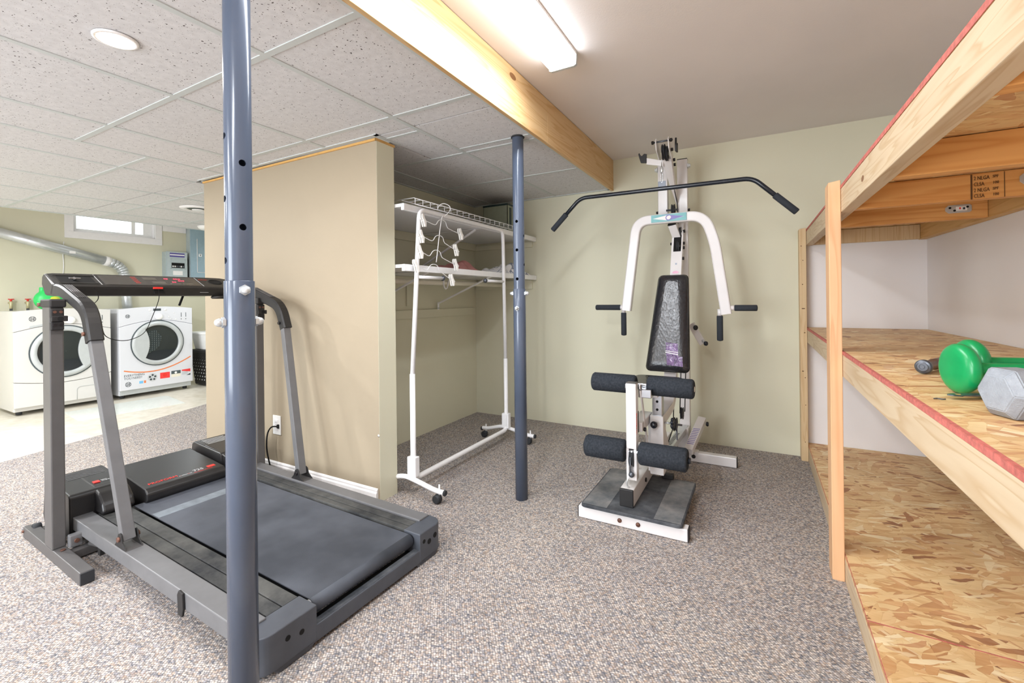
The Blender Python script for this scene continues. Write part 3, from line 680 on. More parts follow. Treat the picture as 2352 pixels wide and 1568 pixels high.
def cloth(name, x0, x1, y0, y1, z, H, mat, seed, label, thick=.006, fold=1):
    rnd = random.Random(seed); nx, ny = 30, 44; vs = []; ph = [rnd.uniform(0, 6) for _ in range(8)]
    for j in range(ny+1):
        for i in range(nx+1):
            u, v = i/nx, j/ny; e = min(1, 5*min(u, 1-u))*min(1, 6*min(v, 1-v)); e = e**.6
            f = .55+.22*sin(9*v+3*u*fold+ph[0])+.15*sin(17*v-7*u+ph[1])+.12*sin(13*u+ph[2]+5*v)
            r = .9+.06*sin(8*v+ph[3])
            vs.append((x0+(x1-x0)*(.5+(u-.5)*r)+.012*sin(15*v+ph[4]), y0+(y1-y0)*(.5+(v-.5)*(.92+.08*sin(6*u+ph[5]))), z+thick+max(0, e*H*f)))
    m = MB(); w_ = nx+1; n = len(vs); bot = [(a, b, z+.0012) for a, b, c in vs]
    fs = [[j*w_+i, j*w_+i+1, (j+1)*w_+i+1, (j+1)*w_+i] for j in range(ny) for i in range(nx)]
    fb = [[n+k for k in f[::-1]] for f in fs]
    rim = [i for i in range(w_)]+[j*w_+nx for j in range(1, ny+1)]+[ny*w_+i for i in range(nx-1, -1, -1)]+[j*w_ for j in range(ny-1, 0, -1)]
    fr = [[rim[k], n+rim[k], n+rim[(k+1) % len(rim)], rim[(k+1) % len(rim)]] for k in range(len(rim))]
    m.add(vs+bot, fs+fb+fr, True); o = m.obj(name, mat, None, origin=((x0+x1)/2, (y0+y1)/2, z)); tag(o, label, 'cloth'); return o
cloth('folded_cloth', -2.06, -1.78, 2.45, 2.86, 1.223, .085, M_['pinkcloth'], 3, 'crumpled dusty pink cloth on the lower closet shelf')
cloth('folded_cloth', -1.90, -1.66, 2.84, 3.34, 1.223, .085, PCLOTH, 8, 'white cloth with grey pattern on the lower closet shelf behind the far post')

# ------------------------------------------------------------------ garment rack
RX = -1.604
t = thing('garment_rack', 'white tubular garment rack on casters in front of the closet', 'garment rack', (RX, 2.3, 0))
ya, yb, zt = 1.80, 2.79, 1.522
m = MB(); m.tube(fillet([(RX, ya, .62), (RX, ya+.07, zt), (RX, yb-.02, zt), (RX, yb, .58)], .05, 6), .0125, 14, up=(1, 0, 0)); m.obj('upper_hoop', 'white_powder', t)
m = MB(); m.tube(fillet([(RX, ya, .64), (RX, ya, .085), (RX, yb, .085), (RX, yb, .60)], .045, 6), .0145, 14, up=(1, 0, 0)); m.obj('lower_frame', 'white_powder', t)
for y, ye, rr in ((ya+.035, ya+.27, .0095), (yb-.01, yb-.26, .0095)):
    MB().cyl((RX, y, 1.155), (RX, ye, 1.155), rr, seg=14).obj('side_peg', 'white_powder', t)
    MB().ball((RX, ye, 1.155), .0155, sy=.9, seg=16).obj('peg_cap', 'gunmetal', t)
for y, sgn in ((ya, -1), (yb, 1)):
    yy = y+sgn*.018
    m = MB(); m.tube(smooth([(RX-.215, yy, .068), (RX-.16, yy, .072), (RX-.05, yy, .098), (RX+.03, yy, .09), (RX+.15, yy, .066), (RX+.215, yy, .062)], 6), .0125, 14, up=(0, 1, 0)); m.obj('foot_bar', 'white_powder', t)
    m = MB(); m.box(RX-.028, RX+.028, y-.018, y+.018, .10, .205, .004); m.obj('clamp', 'white_powder', t)
    m = MB(); m.box(RX-.016, RX+.016, y-sgn*.022-.002, y-sgn*.022+.002, .12, .19, .001); m.obj('clamp_tab', 'white_powder', t)
    for x in (RX-.215, RX+.215):
        s_ = 1 if x > RX else -1
        MB().cyl((x-s_*.002, yy, .062), (x+s_*.012, yy, .061), .0145, seg=18, bev=.003).obj('end_cap', 'rubber', t)
        cx = x-s_*.03
        c = MB(); c.cyl((cx, yy, .045), (cx, yy, .098), .0045, seg=10); c.obj('caster_stem', 'white_powder', t)
        c = MB(); c.cyl((cx-.014, yy-.017, .0225), (cx-.014, yy+.017, .0225), .0225, seg=24, bev=.005); cw = c.obj('caster', 'rubber', t)
        h = MB(); h.ball((cx-.008, yy, .034), .021, 1.0, .72, .75, 14); h.obj('caster_hood', 'rubber', cw)
# multi clip hanger
t = thing('clip_hanger', 'white wire multi tier clip hanger hooked on the garment rack rail', 'hanger', (-1.565, 2.0, 1.4))
HX = -1.572
def hz(z): return 1.97+ (z-1.25)*.30
m = MB(); m.tube(smooth([(HX-.04, 2.035, 1.545), (HX-.03, 2.04, 1.572), (HX-.01, 2.06, 1.585), (HX+.01, 2.085, 1.572), (HX+.008, 2.088, 1.545), (HX+.002, 2.05, 1.51), (HX, hz(1.48)-.02, 1.48), (HX, hz(1.25), 1.24)], 6), .0024, 8); m.obj('hook', 'white_powder', t)
for z, yl, yr, dz in ((1.462, -.175, .165, -.02), (1.370, -.165, .145, -.03), (1.285, -.15, .165, -.032), (1.205, -.16, .15, -.045)):
    y = hz(z)
    pts = [(HX+.003, y+yl-.03, z-.012-dz*.35), (HX+.003, y+yl+.02, z-.010-dz*.3), (HX+.003, y-.075, z-.014), (HX+.003, y-.045, z+.012), (HX+.003, y-.018, z+.022), (HX+.003, y+.018, z+.016), (HX+.003, y+.035, z-.012), (HX+.003, y+.06, z-.022), (HX+.003, y+yr, z-.02+dz*.9), (HX+.003, y+yr+.035, z-.022+dz)]
    MB().tube(smooth(pts, 6), .002, 8).obj('tier_wire', 'white_powder', t)
    for yy, zz in ((y+yl, z-.011-dz*.33), (y+yr, z-.02+dz*.9)):
        m = MB()
        for sx in (-1, 1):
            m.prism([(yy-.017, zz+.032), (yy-.006, zz+.036), (yy+.004, zz+.012), (yy+.017, zz-.004), (yy+.014, zz-.034), (yy+.002, zz-.034), (yy-.006, zz-.004), (yy-.018, zz+.014)], 'yz', HX+sx*.007-.003+.003, HX+sx*.007+.004+.003, .0012)
        m.cyl((HX-.0095, yy, zz), (HX+.0155, yy, zz), .005, seg=12); m.obj('clip', 'clampwhite', t)

# ------------------------------------------------------------------ timber storage shelf along the right wall
def z3(y): return .0105*(y-1.3)
t = thing('storage_shelf', 'built in lumber and strand board storage shelving along the right wall', 'shelving', (.56, 1.5, 0))
FX = .264; P_Y = wood('pale_stud_y', 'y', (216, 198, 170), (190, 160, 122), (180, 150, 114), ringscale=9.); P_X = wood('orange_stud_x', 'x', *ORNG, ringscale=5.); P_Z = wood('pale_stud_z', 'z', *POSTW, ringscale=5.); P_Zf = wood('pale_stud_z_far', 'z', (220, 196, 156), (198, 164, 120), (184, 146, 104))
P_YR = wood('ledger_stud_y', 'y', (222, 184, 124), (196, 152, 92), (176, 130, 78), ringscale=5.)
def beamz(x0, x1, y0, y1, za, zb_, name, mat, bev=.002, slope=True):
    f = z3 if slope else (lambda y: 0)
    MB().hexa([(x0, y0, za+f(y0)), (x1, y0, za+f(y0)), (x1, y1, za+f(y1)), (x0, y1, za+f(y1)), (x0, y0, zb_+f(y0)), (x1, y0, zb_+f(y0)), (x1, y1, zb_+f(y1)), (x0, y1, zb_+f(y1))], bev).obj(name, mat, t)
for y0, zt, mt in ((1.974, 1.447, P_Z), (3.30, 1.452, P_Zf)):
    MB().hexa([(.226, y0, 0), (FX-.001, y0, 0), (FX-.001, y0+.089, 0), (.226, y0+.089, 0), (.226, y0, zt-.006), (FX-.001, y0, zt), (FX-.001, y0+.089, zt), (.226, y0+.089, zt-.006)], .0022).obj('post', mt, t)
YN = -1.1
beamz(FX, FX+.038, YN, YG-.002, .0, .083, 'fascia_board', P_Y, slope=False)
beamz(FX, FX+.038, YN, YG-.002, .738, .817, 'fascia_board', P_Y, slope=False)
beamz(FX, FX+.038, YN, YG-.002, 1.324, 1.409, 'fascia_board', P_Y)
beamz(.812, .848, YN, YG-.002, 1.324, 1.409, 'ledger_board', P_YR)
beamz(.812, .848, YN, YG-.002, .738, .817, 'ledger_board', P_YR, slope=False)
for y in (-.2, .34, .874, 1.446, 1.953, 2.49): beamz(FX+.039, .811, y, y+.038, 1.326, 1.408, 'joist', P_X)
beamz(FX+.039, .811, YG-.042, YG-.004, 1.326, 1.408, 'joist', P_Zf)
for y in (.6, 1.2, 1.9, 2.6, YG-.042): beamz(FX+.039, .811, y, y+.036, .74, .816, 'joist', P_X, slope=False)
for lev, za, zb_, ys in ((1, .084, .0955, (YN, .395, 1.611, 3.386)), (2, .8175, .829, (YN, .9, 3.386)), (3, 1.4095, 1.4215, (YN, .52, 1.73, 3.386))):
    for a, b in zip(ys[:-1], ys[1:]): beamz(FX+.0005, .848, a+.001, b-.001, za, zb_, 'strand_board_panel', OSB, 0, lev == 3)
# red painted panel edges
for (za, zb_, sl) in ((.8177, .8288, 0), (1.4097, 1.4213, 1)):
    beamz(FX-.0008, FX+.0004, YN, YG-.004, za, zb_, 'painted_edge', M_['redpaint'], 0, sl)
for (yy, zz) in ((1.611, .0960),): MB().box(FX+.002, .846, yy-.0022, yy+.0022, zz-.003, zz, 0).obj('painted_seam', 'redpaint', t)
# the worn red brush line on top of the middle and lower panel front edge
beamz(FX, FX+.0065, YN, YG-.02, .8288, .8294, 'painted_edge', M_['redpaint'], 0, False)
beamz(FX+.0005, FX+.0026, YN, YG-.02, .0953, .0957, 'painted_edge', M_['redpaint'], 0, False)
def tieplate(x0, x1, y, z0, z1, side):
    p = MB(); zc = z3(y)
    q = [(x0, z0+.01), (x0+.01, z0), (x1-.006, z0), (x1, z0+.006), (x1, z1-.006), (x1-.006, z1), (x0+.01, z1), (x0, z1-.01)]
    p.prism([(a, b+zc) for a, b in q], 'xz', y-.002, y, .0005); o = p.obj('tie_plate', 'zinc', t)
    MB().box(x0+.032, x0+.066, y-.0028, y-.002, z0+.008+zc, z1-.008+zc).obj('sticker', 'paper', o)
    MB().box(x0+.042, x0+.047, y-.0032, y-.0028, z0+.014+zc, z0+.022+zc).obj('print', 'red', o)
    MB().box(x0+.053, x0+.060, y-.0032, y-.0028, z0+.012+zc, z1-.012+zc).obj('print', 'ink', o)
    for a, b in ((x0+.014, z1-.011), (x0+.028, z0+.010), (x1-.013, z1-.011)): MB().cyl((a, y-.0022, b+zc), (a, y-.0034, b+zc), .0042, seg=14).obj('nail_hole', 'hole', o)
tieplate(.682, .762, 2.488, 1.352, 1.385, 1); tieplate(.705, .785, 1.951, 1.358, 1.394, 1)
for z, s1, s2 in ((1.386, '2 NLGA', 'SPF'), (1.367, 'CLSA', '100'), (1.348, '2 NLGA', 'SPF'), (1.330, 'CLSA', '100')):
    text(s1, .017, 'stamp', t, (.603, 1.9515, z+z3(1.95)), (1, 0, 0), (0, 0, 1), 'stamp', sx=.62); text(s2, .012, 'stamp', t, (.646, 1.9515, z+.003+z3(1.95)), (1, 0, 0), (0, 0, 1), 'stamp', sx=.8)
m = MB().box(.596, .600, 1.9515, 1.9525, 1.326+z3(1.95), 1.405+z3(1.95)).box(.672, .6735, 1.9515, 1.9525, 1.326+z3(1.95), 1.405+z3(1.95)); m.obj('stamp_border', 'stamp', t)
# nail heads and knots on the far post
m = MB(); rnd = random.Random(5)
for z in (.12, .35, .52, .56, .80, .95, 1.10, 1.25, 1.34): m.cyl((.234+rnd.random()*.02, 3.3002, z), (.234+rnd.random()*.02, 3.299, z), .0025, seg=8)
m.obj('nail_heads', 'stamp', t)

# ------------------------------------------------------------------ dumbbells and small things on the middle shelf
ZS = .8296
def dumbbell_green(cx, cy, ax, label, R_=.0505, L=.215):
    t = thing('dumbbell', label, 'dumbbell', (cx, cy, ZS), group='green vinyl dumbbells'); ax = V(ax).normalized(); c = V((cx, cy, ZS+R_+.0004))
    prof = [(-.0155, .0005), (-.0150, .034), (-.0135, .041), (-.0095, R_-.0035), (-.004, R_), (.004, R_), (.011, R_-.004), (.015, R_-.013), (.017, .014), (.018, .0005)]
    for k, d in ((0, ax), (L, -ax)):
        m = MB().lathe(prof, c+ax*k, d, 40); m.obj('weight_head', 'green_vinyl', t)
    MB().lathe([(.02, .015), (.04, .0125), (L-.04, .0125), (L-.02, .015)], c, ax, 24).obj('handle', 'green_vinyl', t)
dumbbell_green(.360, 1.243, (.97, .24, 0), 'front green vinyl dumbbell with its round head facing out')
dumbbell_green(.412, 1.362, (.97, .24, 0), 'green vinyl dumbbell lying behind the front green one')
def hexbell(cx, cy, ax, label):
    t = thing('hex_dumbbell', label, 'dumbbell', (cx, cy, ZS)); ax = V(ax).normalized(); r = .0455; h = r*cos(R(30)); c = V((cx, cy, ZS+h+.0003))
    sd = V((-ax.y, ax.x, 0))
    for s0, dd in ((0, 1), (.20, -1)):
        b = bmesh.new(); rings = []
        for tt, rr in ((-.030*dd, r*.70), (-.019*dd, r), (.022*dd, r), (.034*dd, r*.62)):
            rings.append([b.verts.new(c+ax*(s0+tt)+sd*(rr*cos(R(60*i)))+V((0, 0, rr*sin(R(60*i))))) for i in range(6)])
        b.faces.new(rings[0]); b.faces.new(rings[-1][::-1])
        for a, q in zip(rings[:-1], rings[1:]):
            for i in range(6): b.faces.new([a[i], q[i], q[(i+1) % 6], a[(i+1) % 6]])
        bmesh.ops.bevel(b, geom=b.edges[:], offset=.0016, segments=2, affect='EDGES'); m = MB().bm(b); b.free(); m.obj('hex_head', 'hexgrey', t)
    MB().lathe([(.02, .014), (.07, .0165), (.10, .0175), (.13, .0165), (.18, .014)], c, ax, 24).obj('handle', 'hexgrey', t)
hexbell(.369, 1.042, (.93, .37, 0), 'grey cast hexagonal dumbbell nearest on the middle shelf')
t = thing('dumbbell_bar', 'short brown dumbbell bar with ringed dark end lying behind the green dumbbell', 'dumbbell bar', (.37, 1.50, ZS))
a = V((.365, 1.50, ZS+.0182)); d = V((.5, .86, 0)).normalized()
MB().lathe([(.012, .0122), (.030, .0132), (.07, .0132), (.074, .0145), (.16, .0145)], a, d, 24).obj('bar', 'brownbar', t)
MB().lathe([(-.001, .0005), (-.001, .004), (.0012, .0045), (.0012, .0065), (-.001, .007), (-.001, .0105), (.0015, .0112), (0.0, .015), (.004, .0178), (.012, .0178), (.016, .0125)], a, d, 36).obj('end_cap', 'gunmetal', t)
b = MB(); q = V((.320, 1.165, 0)); dx = V((.88, .47, 0)).normalized(); dy = V((-dx.y, dx.x, 0))
def P2(u, v): p = q+dx*u+dy*v; return (p.x, p.y)
outer = [(0, .001), (.006, .008), (.020, .0125), (.034, .011), (.085, .009), (.085, -.009), (.034, -.010), (.026, -.007), (.018, -.011), (.006, -.006)]
o = MB().prism([P2(u, v) for u, v in outer], 'xy', ZS+.0065, ZS+.0088, .0008).obj('flat_hook', M_['gunmetal'], None, origin=(q.x, q.y, ZS)); tag(o, 'flat dark metal key with pointed end and an eye beside the grey dumbbell', 'tool')
p = P2(.021, .001); MB().cyl((p[0], p[1], ZS+.0062), (p[0], p[1], ZS+.0090), .0042, seg=16).obj('eye', 'gold_edge', o)
for u in (.06,):
    p = P2(.076, 0); MB().box(p[0]-.006, p[0]+.006, p[1]-.006, p[1]+.006, ZS+.0002, ZS+.0066, .001).obj('spacer', 'gunmetal', o)
o = MB().tube(smooth([(.296, 1.150, ZS+.0016), (.302, 1.153, ZS+.0018), (.308, 1.150, ZS+.0016), (.313, 1.151, ZS+.0018)], 4), .0013, 6).obj('screw_bit', M_['gunmetal'], None, origin=(.30, 1.15, ZS)); tag(o, 'tiny bent black clip on the board near the red edge', 'clip')

# ------------------------------------------------------------------ laundry corner
def machine(name, label, y0, y1, H, en, kind):
    X0 = -5.955; W = y1-y0; t = thing(name, label, 'washer' if kind == 'w' else 'dryer', (-6.3, (y0+y1)/2, 0)); X = X0
    zf = .03
    m = MB(); m.box(X-.64, X-.045, y0+.006, y1-.006, zf, H-.02, .008); m.obj('cabinet', en, t)
    def fp(pts, x0, x1, name, mat, bev=.004): return MB().prism(pts, 'yz', x0, x1, bev, 3).obj(name, mat, t)
    yc = (y0+y1)/2; n = 14
    top = [(y0+W*k/n, H-.045+.045*sin(pi*(.16+.68*k/n))/1.0) for k in range(n+1)]
    seam = [(y0+W*k/n, H-.215+.062*sin(pi*k/n)) for k in range(n+1)]
    fp(top+[(y, z+.0015) for y, z in seam[::-1]], X-.05, X-.006, 'control_panel', en)
    low = [(y0+W*k/n, (.31 if kind == 'w' else .085)-(.045*sin(pi*k/n) if kind == 'w' else 0)) for k in range(n+1)]
    fp([(y, z-.0015) for y, z in seam]+[(y, z+.0015) for y, z in low[::-1]], X-.05, X, 'front_panel', en, .006)
    if kind == 'w':
        fp([(y, z-.002) for y, z in low]+[(y1, zf+.04), (y0, zf+.04)], X-.05, X-.003, 'kick_panel', en, .006)
        MB().tube(fillet([(X-.001, yc+.08, .075), (X-.001, yc+.08, .20), (X-.001, yc+.27, .20), (X-.001, yc+.27, .15)], .035), .0018, 6).obj('hatch_seam', 'trim_grey', t)
        MB().prism([(yc-.25, H-.175), (yc-.24, H-.160), (yc-.07, H-.130), (yc-.06, H-.138), (yc-.08, H-.150), (yc-.235, H-.180)], 'yz', X-.008, X-.0035, .002).obj('drawer_grip', 'trim_grey', t)
    else:
        fp([(y0+.012, .088), (y1-.012, .088), (y1-.012, .035), (y0+.012, .035)], X-.06, X-.022, 'kick_strip', 'trim_grey', .003)
    zc = H*.585 if kind == 'd' else H*.575; Rr = .245
    ax = (1, 0, 0); c = (X-.004, yc, zc)
    MB().lathe([(.0, Rr+.012), (.008, Rr+.010), (.011, Rr+.003), (.0, Rr)], c, ax, 56, cap=False).obj('door_gasket', 'dark_ring', t)
    dr = MB(); dr.lathe([(0, Rr+.003), (.018, Rr-.002), (.028, Rr-.022), (.026, Rr-.042), (.006, Rr-.047)], c, ax, 64, cap=False); door = dr.obj('door', 'trim_grey', t)
    MB().lathe([(.004, Rr-.040), (.012, Rr*.55), (.014, .001)], c, ax, 56, cap=False).obj('door_glass', DOORG, door)
    # handle lobe covering the left (near) side of the glass
    hp = []; ro = Rr-.028; hy = yc-.205 if kind == 'd' else yc+.19
    s_ = -1 if kind == 'd' else 1
    a0 = R(52)
    for k in range(13): a = -a0+2*a0*k/12; hp.append((yc+s_*ro*cos(a), zc+ro*sin(a)))
    for k in range(1, 12): a = a0-2*a0*k/12; hp.append((yc+s_*(ro*cos(a0)*1.0-.02+.075*(1-(1-2*k/12)**2)*(-1)+ .02+ .045*0+ .07*(1-(1-2*k/12)**2)*2*0), zc+ro*sin(a0)*(1-2*k/12)))
    hp2 = hp[:13]
    for k in range(1, 12):
        f = 1-2*k/12; hp2.append((yc+s_*(ro*cos(a0)-.045*(1-f*f)), zc+ro*sin(a0)*f))
    MB().prism(hp2, 'yz', X+.004, X+.0235, .003).obj('door_handle', 'trim_grey', door)
    if kind == 'd':
        pl = [(yc-.10+.0, zc+.13), (yc-.135, zc+.06), (yc-.14, zc-.05), (yc-.12, zc-.12), (yc-.02, zc-.06), (yc+.0, zc+.06)]
        MB().prism([(yc-.11, zc+.12), (yc-.03, zc+.15), (yc+.03, zc+.07), (yc+.01, zc-.03), (yc-.04, zc-.08), (yc-.115, zc-.115)], 'yz', X+.0075, X+.0122).obj('drum_wall', DRUM, door)
    for yy in (y0+.05, y1-.05): MB().cyl((X-.09, yy, 0), (X-.09, yy, zf+.002), .022, seg=14).obj('foot', 'rubber', t)
    # knob + display + slots
    zk = H-.115 if kind == 'd' else H-.118; yk = yc+.0+(.012 if kind == 'd' else .04)
    kn = MB().lathe([(0, .036), (.010, .034), (.020, .028), (.022, .001)], (X-.006, yk, zk), ax, 32, cap=False).obj('knob', 'white_plastic', t)
    if kind == 'd':
        MB().box(X-.006, X-.0045, yc-.042, yc+.032, H-.048, H-.022, .0005).obj('display', 'ink', t)
        for yy in (yc-.075, yc+.075): MB().lathe([(0, .012), (.004, .011), (.005, .001)], (X-.006, yy, H-.036), ax, 18, cap=False).obj('button', 'white_plastic', t)
        for yy, zz in ((yc+.16, H-.075), (yc+.13, H-.14), (yc+.18, H-.15), (yc+.11, H-.12)): MB().lathe([(0, .006), (.003, .005), (.004, .001)], (X-.006, yy, zz), ax, 12, cap=False).obj('button', 'white_plastic', t)
    m = MB()
    for yy in (y1-.115, y1-.068): m.box(X-.006, X-.0045, yy-.0025, yy+.0025, H-.125, H-.075)
    for yy in (y1-.115, y1-.068): m.cyl((X-.006, yy, H-.150), (X-.0045, yy, H-.150), .005, seg=10)
    m.obj('indicator_slots', 'dark_ring', t)
    m = MB(); rnd = random.Random(2)
    for r in range(5):
        for sgn in (-1, 1):
            y = yk+sgn*(.055+.01*r); m.box(X-.006, X-.0048, min(y, y+sgn*.035), max(y, y+sgn*.035), zk+.035-r*.017, zk+.0375-r*.017)
    m.obj('small_print', 'greymark', t)
    def emblem(y, z, r, x, fg='ink'):
        e = MB().lathe([(0, r), (.001, r), (.001, r*.86), (0, r*.86)], (x, y, z), ax, 28, cap=False)
        for k in range(4):
            a = pi/4+k*pi/2; e.tube([(x+.0008, y+r*.62*cos(a)+r*.26*cos(q), z+r*.62*sin(a)+r*.26*sin(q)) for q in [2*pi*i/10 for i in range(10)]], r*.06, 5, closed=True, up=(1, 0, 0))
        e.obj('emblem', fg, t); text('GE', r*1.05, fg, t, (x+.0012, y-r*.62, z-r*.38), (0, 1, 0), (0, 0, 1), 'emblem_lettering', .0003, shear=.25, sx=.86)
    if kind == 'd': emblem(y0+.075, H-.100, .020, X-.006)
    else: emblem(y0+.125, H-.095, .024, X-.006)
    if kind == 'd':
        pts = []; 
        for k in range(15): u = k/14; pts.append((X+.0006, y0+.035+(W-.06)*u, .315-.10*sin(pi*min(1, u*.96+.02))**.9*(.62) + .075*u*u - .01*(1-u)))
        MB().sweep(pts, [(-.006, -.0005), (.006, -.0005), (.006, .0006), (-.006, .0006)], up=(0, 0, 1), smooth=False).obj('orange_stripe', 'orange', t)
        text('EVERYTHING', .034, 'ink', t, (X+.0004, y0+.035, .232), (0, 1, .0), (0, 0, 1), 'lettering', .0003, sx=.92); text('YOU NEED!', .034, 'ink', t, (X+.0004, y0+.035, .202), (0, 1, 0), (0, 0, 1), 'lettering', .0003, sx=.92)
        emblem(y0+.072, .150, .026, X)
        MB().box(X, X+.0008, y0+.17, y0+.205, .142, .170).obj('print', 'skyblue', t); MB().box(X, X+.0008, y0+.213, y0+.231, .142, .170).obj('print', 'orange', t)
        pc = MB(); pc.lathe([(0, .046), (.0008, .046), (.0008, .001)], (X, y0+.293, .193), ax, 28, cap=False); pc.obj('picture', 'greymark', t)
        b = MB()
        for k in range(5): a = k*1.257+.3; b.cyl((X+.0006, y0+.293+.026*cos(a), .193+.026*sin(a)), (X+.0014, y0+.293+.026*cos(a), .193+.026*sin(a)), .011, seg=12)
        b.obj('picture_detail', 'ink', t)
        MB().box(X, X+.0008, y0+.365, y0+.460, .165, .232).obj('picture', 'rednew', t); MB().cyl((X+.0006, y0+.412, .203), (X+.0014, y0+.412, .203), .021, seg=18).obj('picture_detail', 'red', t)
        MB().box(X, X+.0008, y0+.475, y0+.57, .165, .198).obj('picture', 'cream', t); MB().box(X, X+.0008, y0+.475, y0+.57, .199, .236).obj('picture', 'dark_ring', t); MB().cyl((X+.0006, y0+.52, .213), (X+.0014, y0+.52, .213), .013, seg=14).obj('picture_detail', 'paper', t)
        MB().prism([(y0+.582, .236), (y0+.672, .240), (y0+.672, .205), (y0+.582, .222)], 'yz', X, X+.0008).obj('picture', 'rednew', t)
        MB().prism([(y0+.63, .165), (y0+.672, .165), (y0+.672, .185)], 'yz', X, X+.0008).obj('picture', 'tankblack', t)
        b = MB()
        for i in range(7):
            for j in range(4): b.box(X, X+.0008, y0+.586+i*.009, y0+.589+i*.009, .178+j*.010, .183+j*.010)
        b.obj('picture_detail', 'ink', t)
    return t
machine('dryer', 'white front loading dryer with an orange stripe and advert stickers', 2.115, 2.815, .985, M_['appliance'], 'd')
machine('washing_machine', 'white front loading washer with drawer grip, left of the dryer', 1.345, 2.045, .985, M_['washer_enamel'], 'w')

t = thing('vent_duct', 'galvanized dryer vent duct sloping along the laundry wall and dropping behind the dryer', 'duct', (-6.62, 2.2, 1.5))
dy, dx_ = .052, -6.694
m = MB(); m.tube([(dx_, 0.355, 2.049), (dx_, 1.369, 1.770)], dy, 28); m.tube([(dx_, 1.369, 1.770), (dx_, 2.272, 1.522)], dy-.002, 28); m.obj('long_duct', 'zinc', t)
m = MB()
el = smooth([(dx_, 2.267, 1.523), (dx_, 2.364, 1.484), (dx_, 2.419, 1.415), (dx_, 2.435, 1.334)], 3)
for i in range(len(el)-1): m.tube([el[i], el[i]+(el[i+1]-el[i])*1.04], dy+.002*(i % 2), 24)
m.obj('elbow', 'zinc', t)
MB().tube([(dx_, 2.435, 1.344), (dx_, 2.47, .80)], dy-.003, 28).obj('down_pipe', 'zinc', t)
MB().lathe([(0, dy+.004), (.05, dy+.004)], (dx_, 2.247, 1.528), V((0, .96, -.27)), 28).obj('tape_joint', 'paper', t)
MB().box(dx_+dy-.004, dx_+dy+.003, 1.93, 1.98, 1.585, 1.61).obj('label', 'paper', t)
for y, tone in ((1.50, 'left'), (1.62, 'right')):
    t = thing('water_tap', 'brass laundry tap with red handle, %s of the pair above the washer' % tone, 'tap', (-6.72, y, 1.03), group='laundry taps')
    MB().cyl((-6.75, y, 1.045), (-6.70, y, 1.045), .012, seg=14).cyl((-6.70, y, .985), (-6.70, y, 1.06), .0135, seg=16, bev=.002).obj('valve_body', 'brass', t)
    MB().cyl((-6.70, y, .90), (-6.70, y, .99), .0115, seg=14).obj('hose', 'gunmetal', t)
    m = MB()
    for k in range(5): a = k*1.2566; m.ball((-6.70+.016*cos(a), y+.016*sin(a), 1.082), .009, sz=.6, seg=10)
    m.cyl((-6.70, y, 1.06), (-6.70, y, 1.084), .009, seg=12); m.obj('handle', 'red', t)
t = thing('detergent_jug', 'bright green detergent jug standing on the washer', 'jug', (-6.42, 1.70, .966))
MB().ball((-6.42, 1.70, 1.071), .105, .6, 1.05, 1.0, 28).obj('bottle', 'green_plastic', t)
MB().tube(smooth([(-6.42, 1.64, 1.145), (-6.42, 1.66, 1.185), (-6.42, 1.72, 1.19), (-6.42, 1.76, 1.15)], 5), .012, 12).obj('handle', 'green_plastic', t)
MB().cyl((-6.42, 1.655, 1.15), (-6.42, 1.655, 1.20), .022, seg=18, bev=.003).obj('cap', 'green_plastic', t)
MB().ball((-6.418, 1.725, 1.085), .085, .78, .8, .45, 20).obj('label', 'yellow', t)
# electrical boxes
t = thing('breaker_box', 'small grey electrical panel with purple label and a row of breakers', 'electrical panel', (-6.70, 2.97, 1.5))
X = -6.64
MB().box(-6.75, X-.008, 2.845, 3.085, 1.33, 1.685, .002).obj('box', 'panel_grey', t); MB().box(X-.008, X, 2.852, 3.088, 1.325, 1.69, .002).obj('cover', 'panel_grey', t)
MB().box(X, X+.001, 2.885, 3.055, 1.620, 1.672).obj('label', 'purple', t); MB().box(X+.001, X+.0016, 2.887, 3.052, 1.640, 1.655).obj('label_band', 'paper', t)
fr = MB(); fr.box(X-.001, X+.004, 2.895, 3.062, 1.465, 1.472).box(X-.001, X+.004, 2.895, 3.062, 1.590, 1.597).box(X-.001, X+.004, 2.895, 2.902, 1.465, 1.597).box(X-.001, X+.004, 3.055, 3.062, 1.465, 1.597); fr.obj('door_frame', 'panel_grey', t)
MB().box(X, X+.0035, 2.905, 3.052, 1.478, 1.545, .001).obj('breaker_strip', 'hole', t)
for k in range(6): MB().box(X+.003, X+.010, 2.911+k*.0235, 2.925+k*.0235, 1.488, 1.507, .001).obj('breaker_switch', 'paper' if k in (0, 1, 4) else 'gunmetal', t)
MB().box(X, X+.001, 2.92, 3.03, 1.385, 1.44).obj('sticker', 'paper', t)
for z in (1.68, 1.345): MB().cyl((X, 2.97, z), (X+.003, 2.97, z), .005, seg=10).obj('screw', 'zinc', t)
c = MB(); [c.tube([(-6.70+.01*k, 3.105+.006*k, 1.28), (-6.70+.01*k, 3.10+.006*k, 1.50+.05*k), (-6.70+.01*k, 3.09+.002*k, 1.66)], .005, 8) for k in range(3)]; c.obj('wiring', 'hole', t)
t = thing('electrical_cabinet', 'tall blue grey electrical cabinet with inset door beside the partition', 'electrical panel', (-6.70, 3.35, 1.5))
MB().box(-6.75, -6.655, 3.125, 3.62, 1.15, 2.12, .002).obj('box', 'panel_grey', t); MB().box(-6.655, -6.645, 3.13, 3.62, 1.15, 2.12, .002).obj('cover', 'panel_blue', t)
MB().box(-6.645, -6.640, 3.215, 3.55, 1.44, 1.885, .002).obj('door', 'panel_blue', t)
MB().box(-6.645, -6.637, 3.205, 3.211, 1.44, 1.885, .001).box(-6.645, -6.637, 3.205, 3.55, 1.430, 1.436, .001).obj('door_rim', 'paper', t)
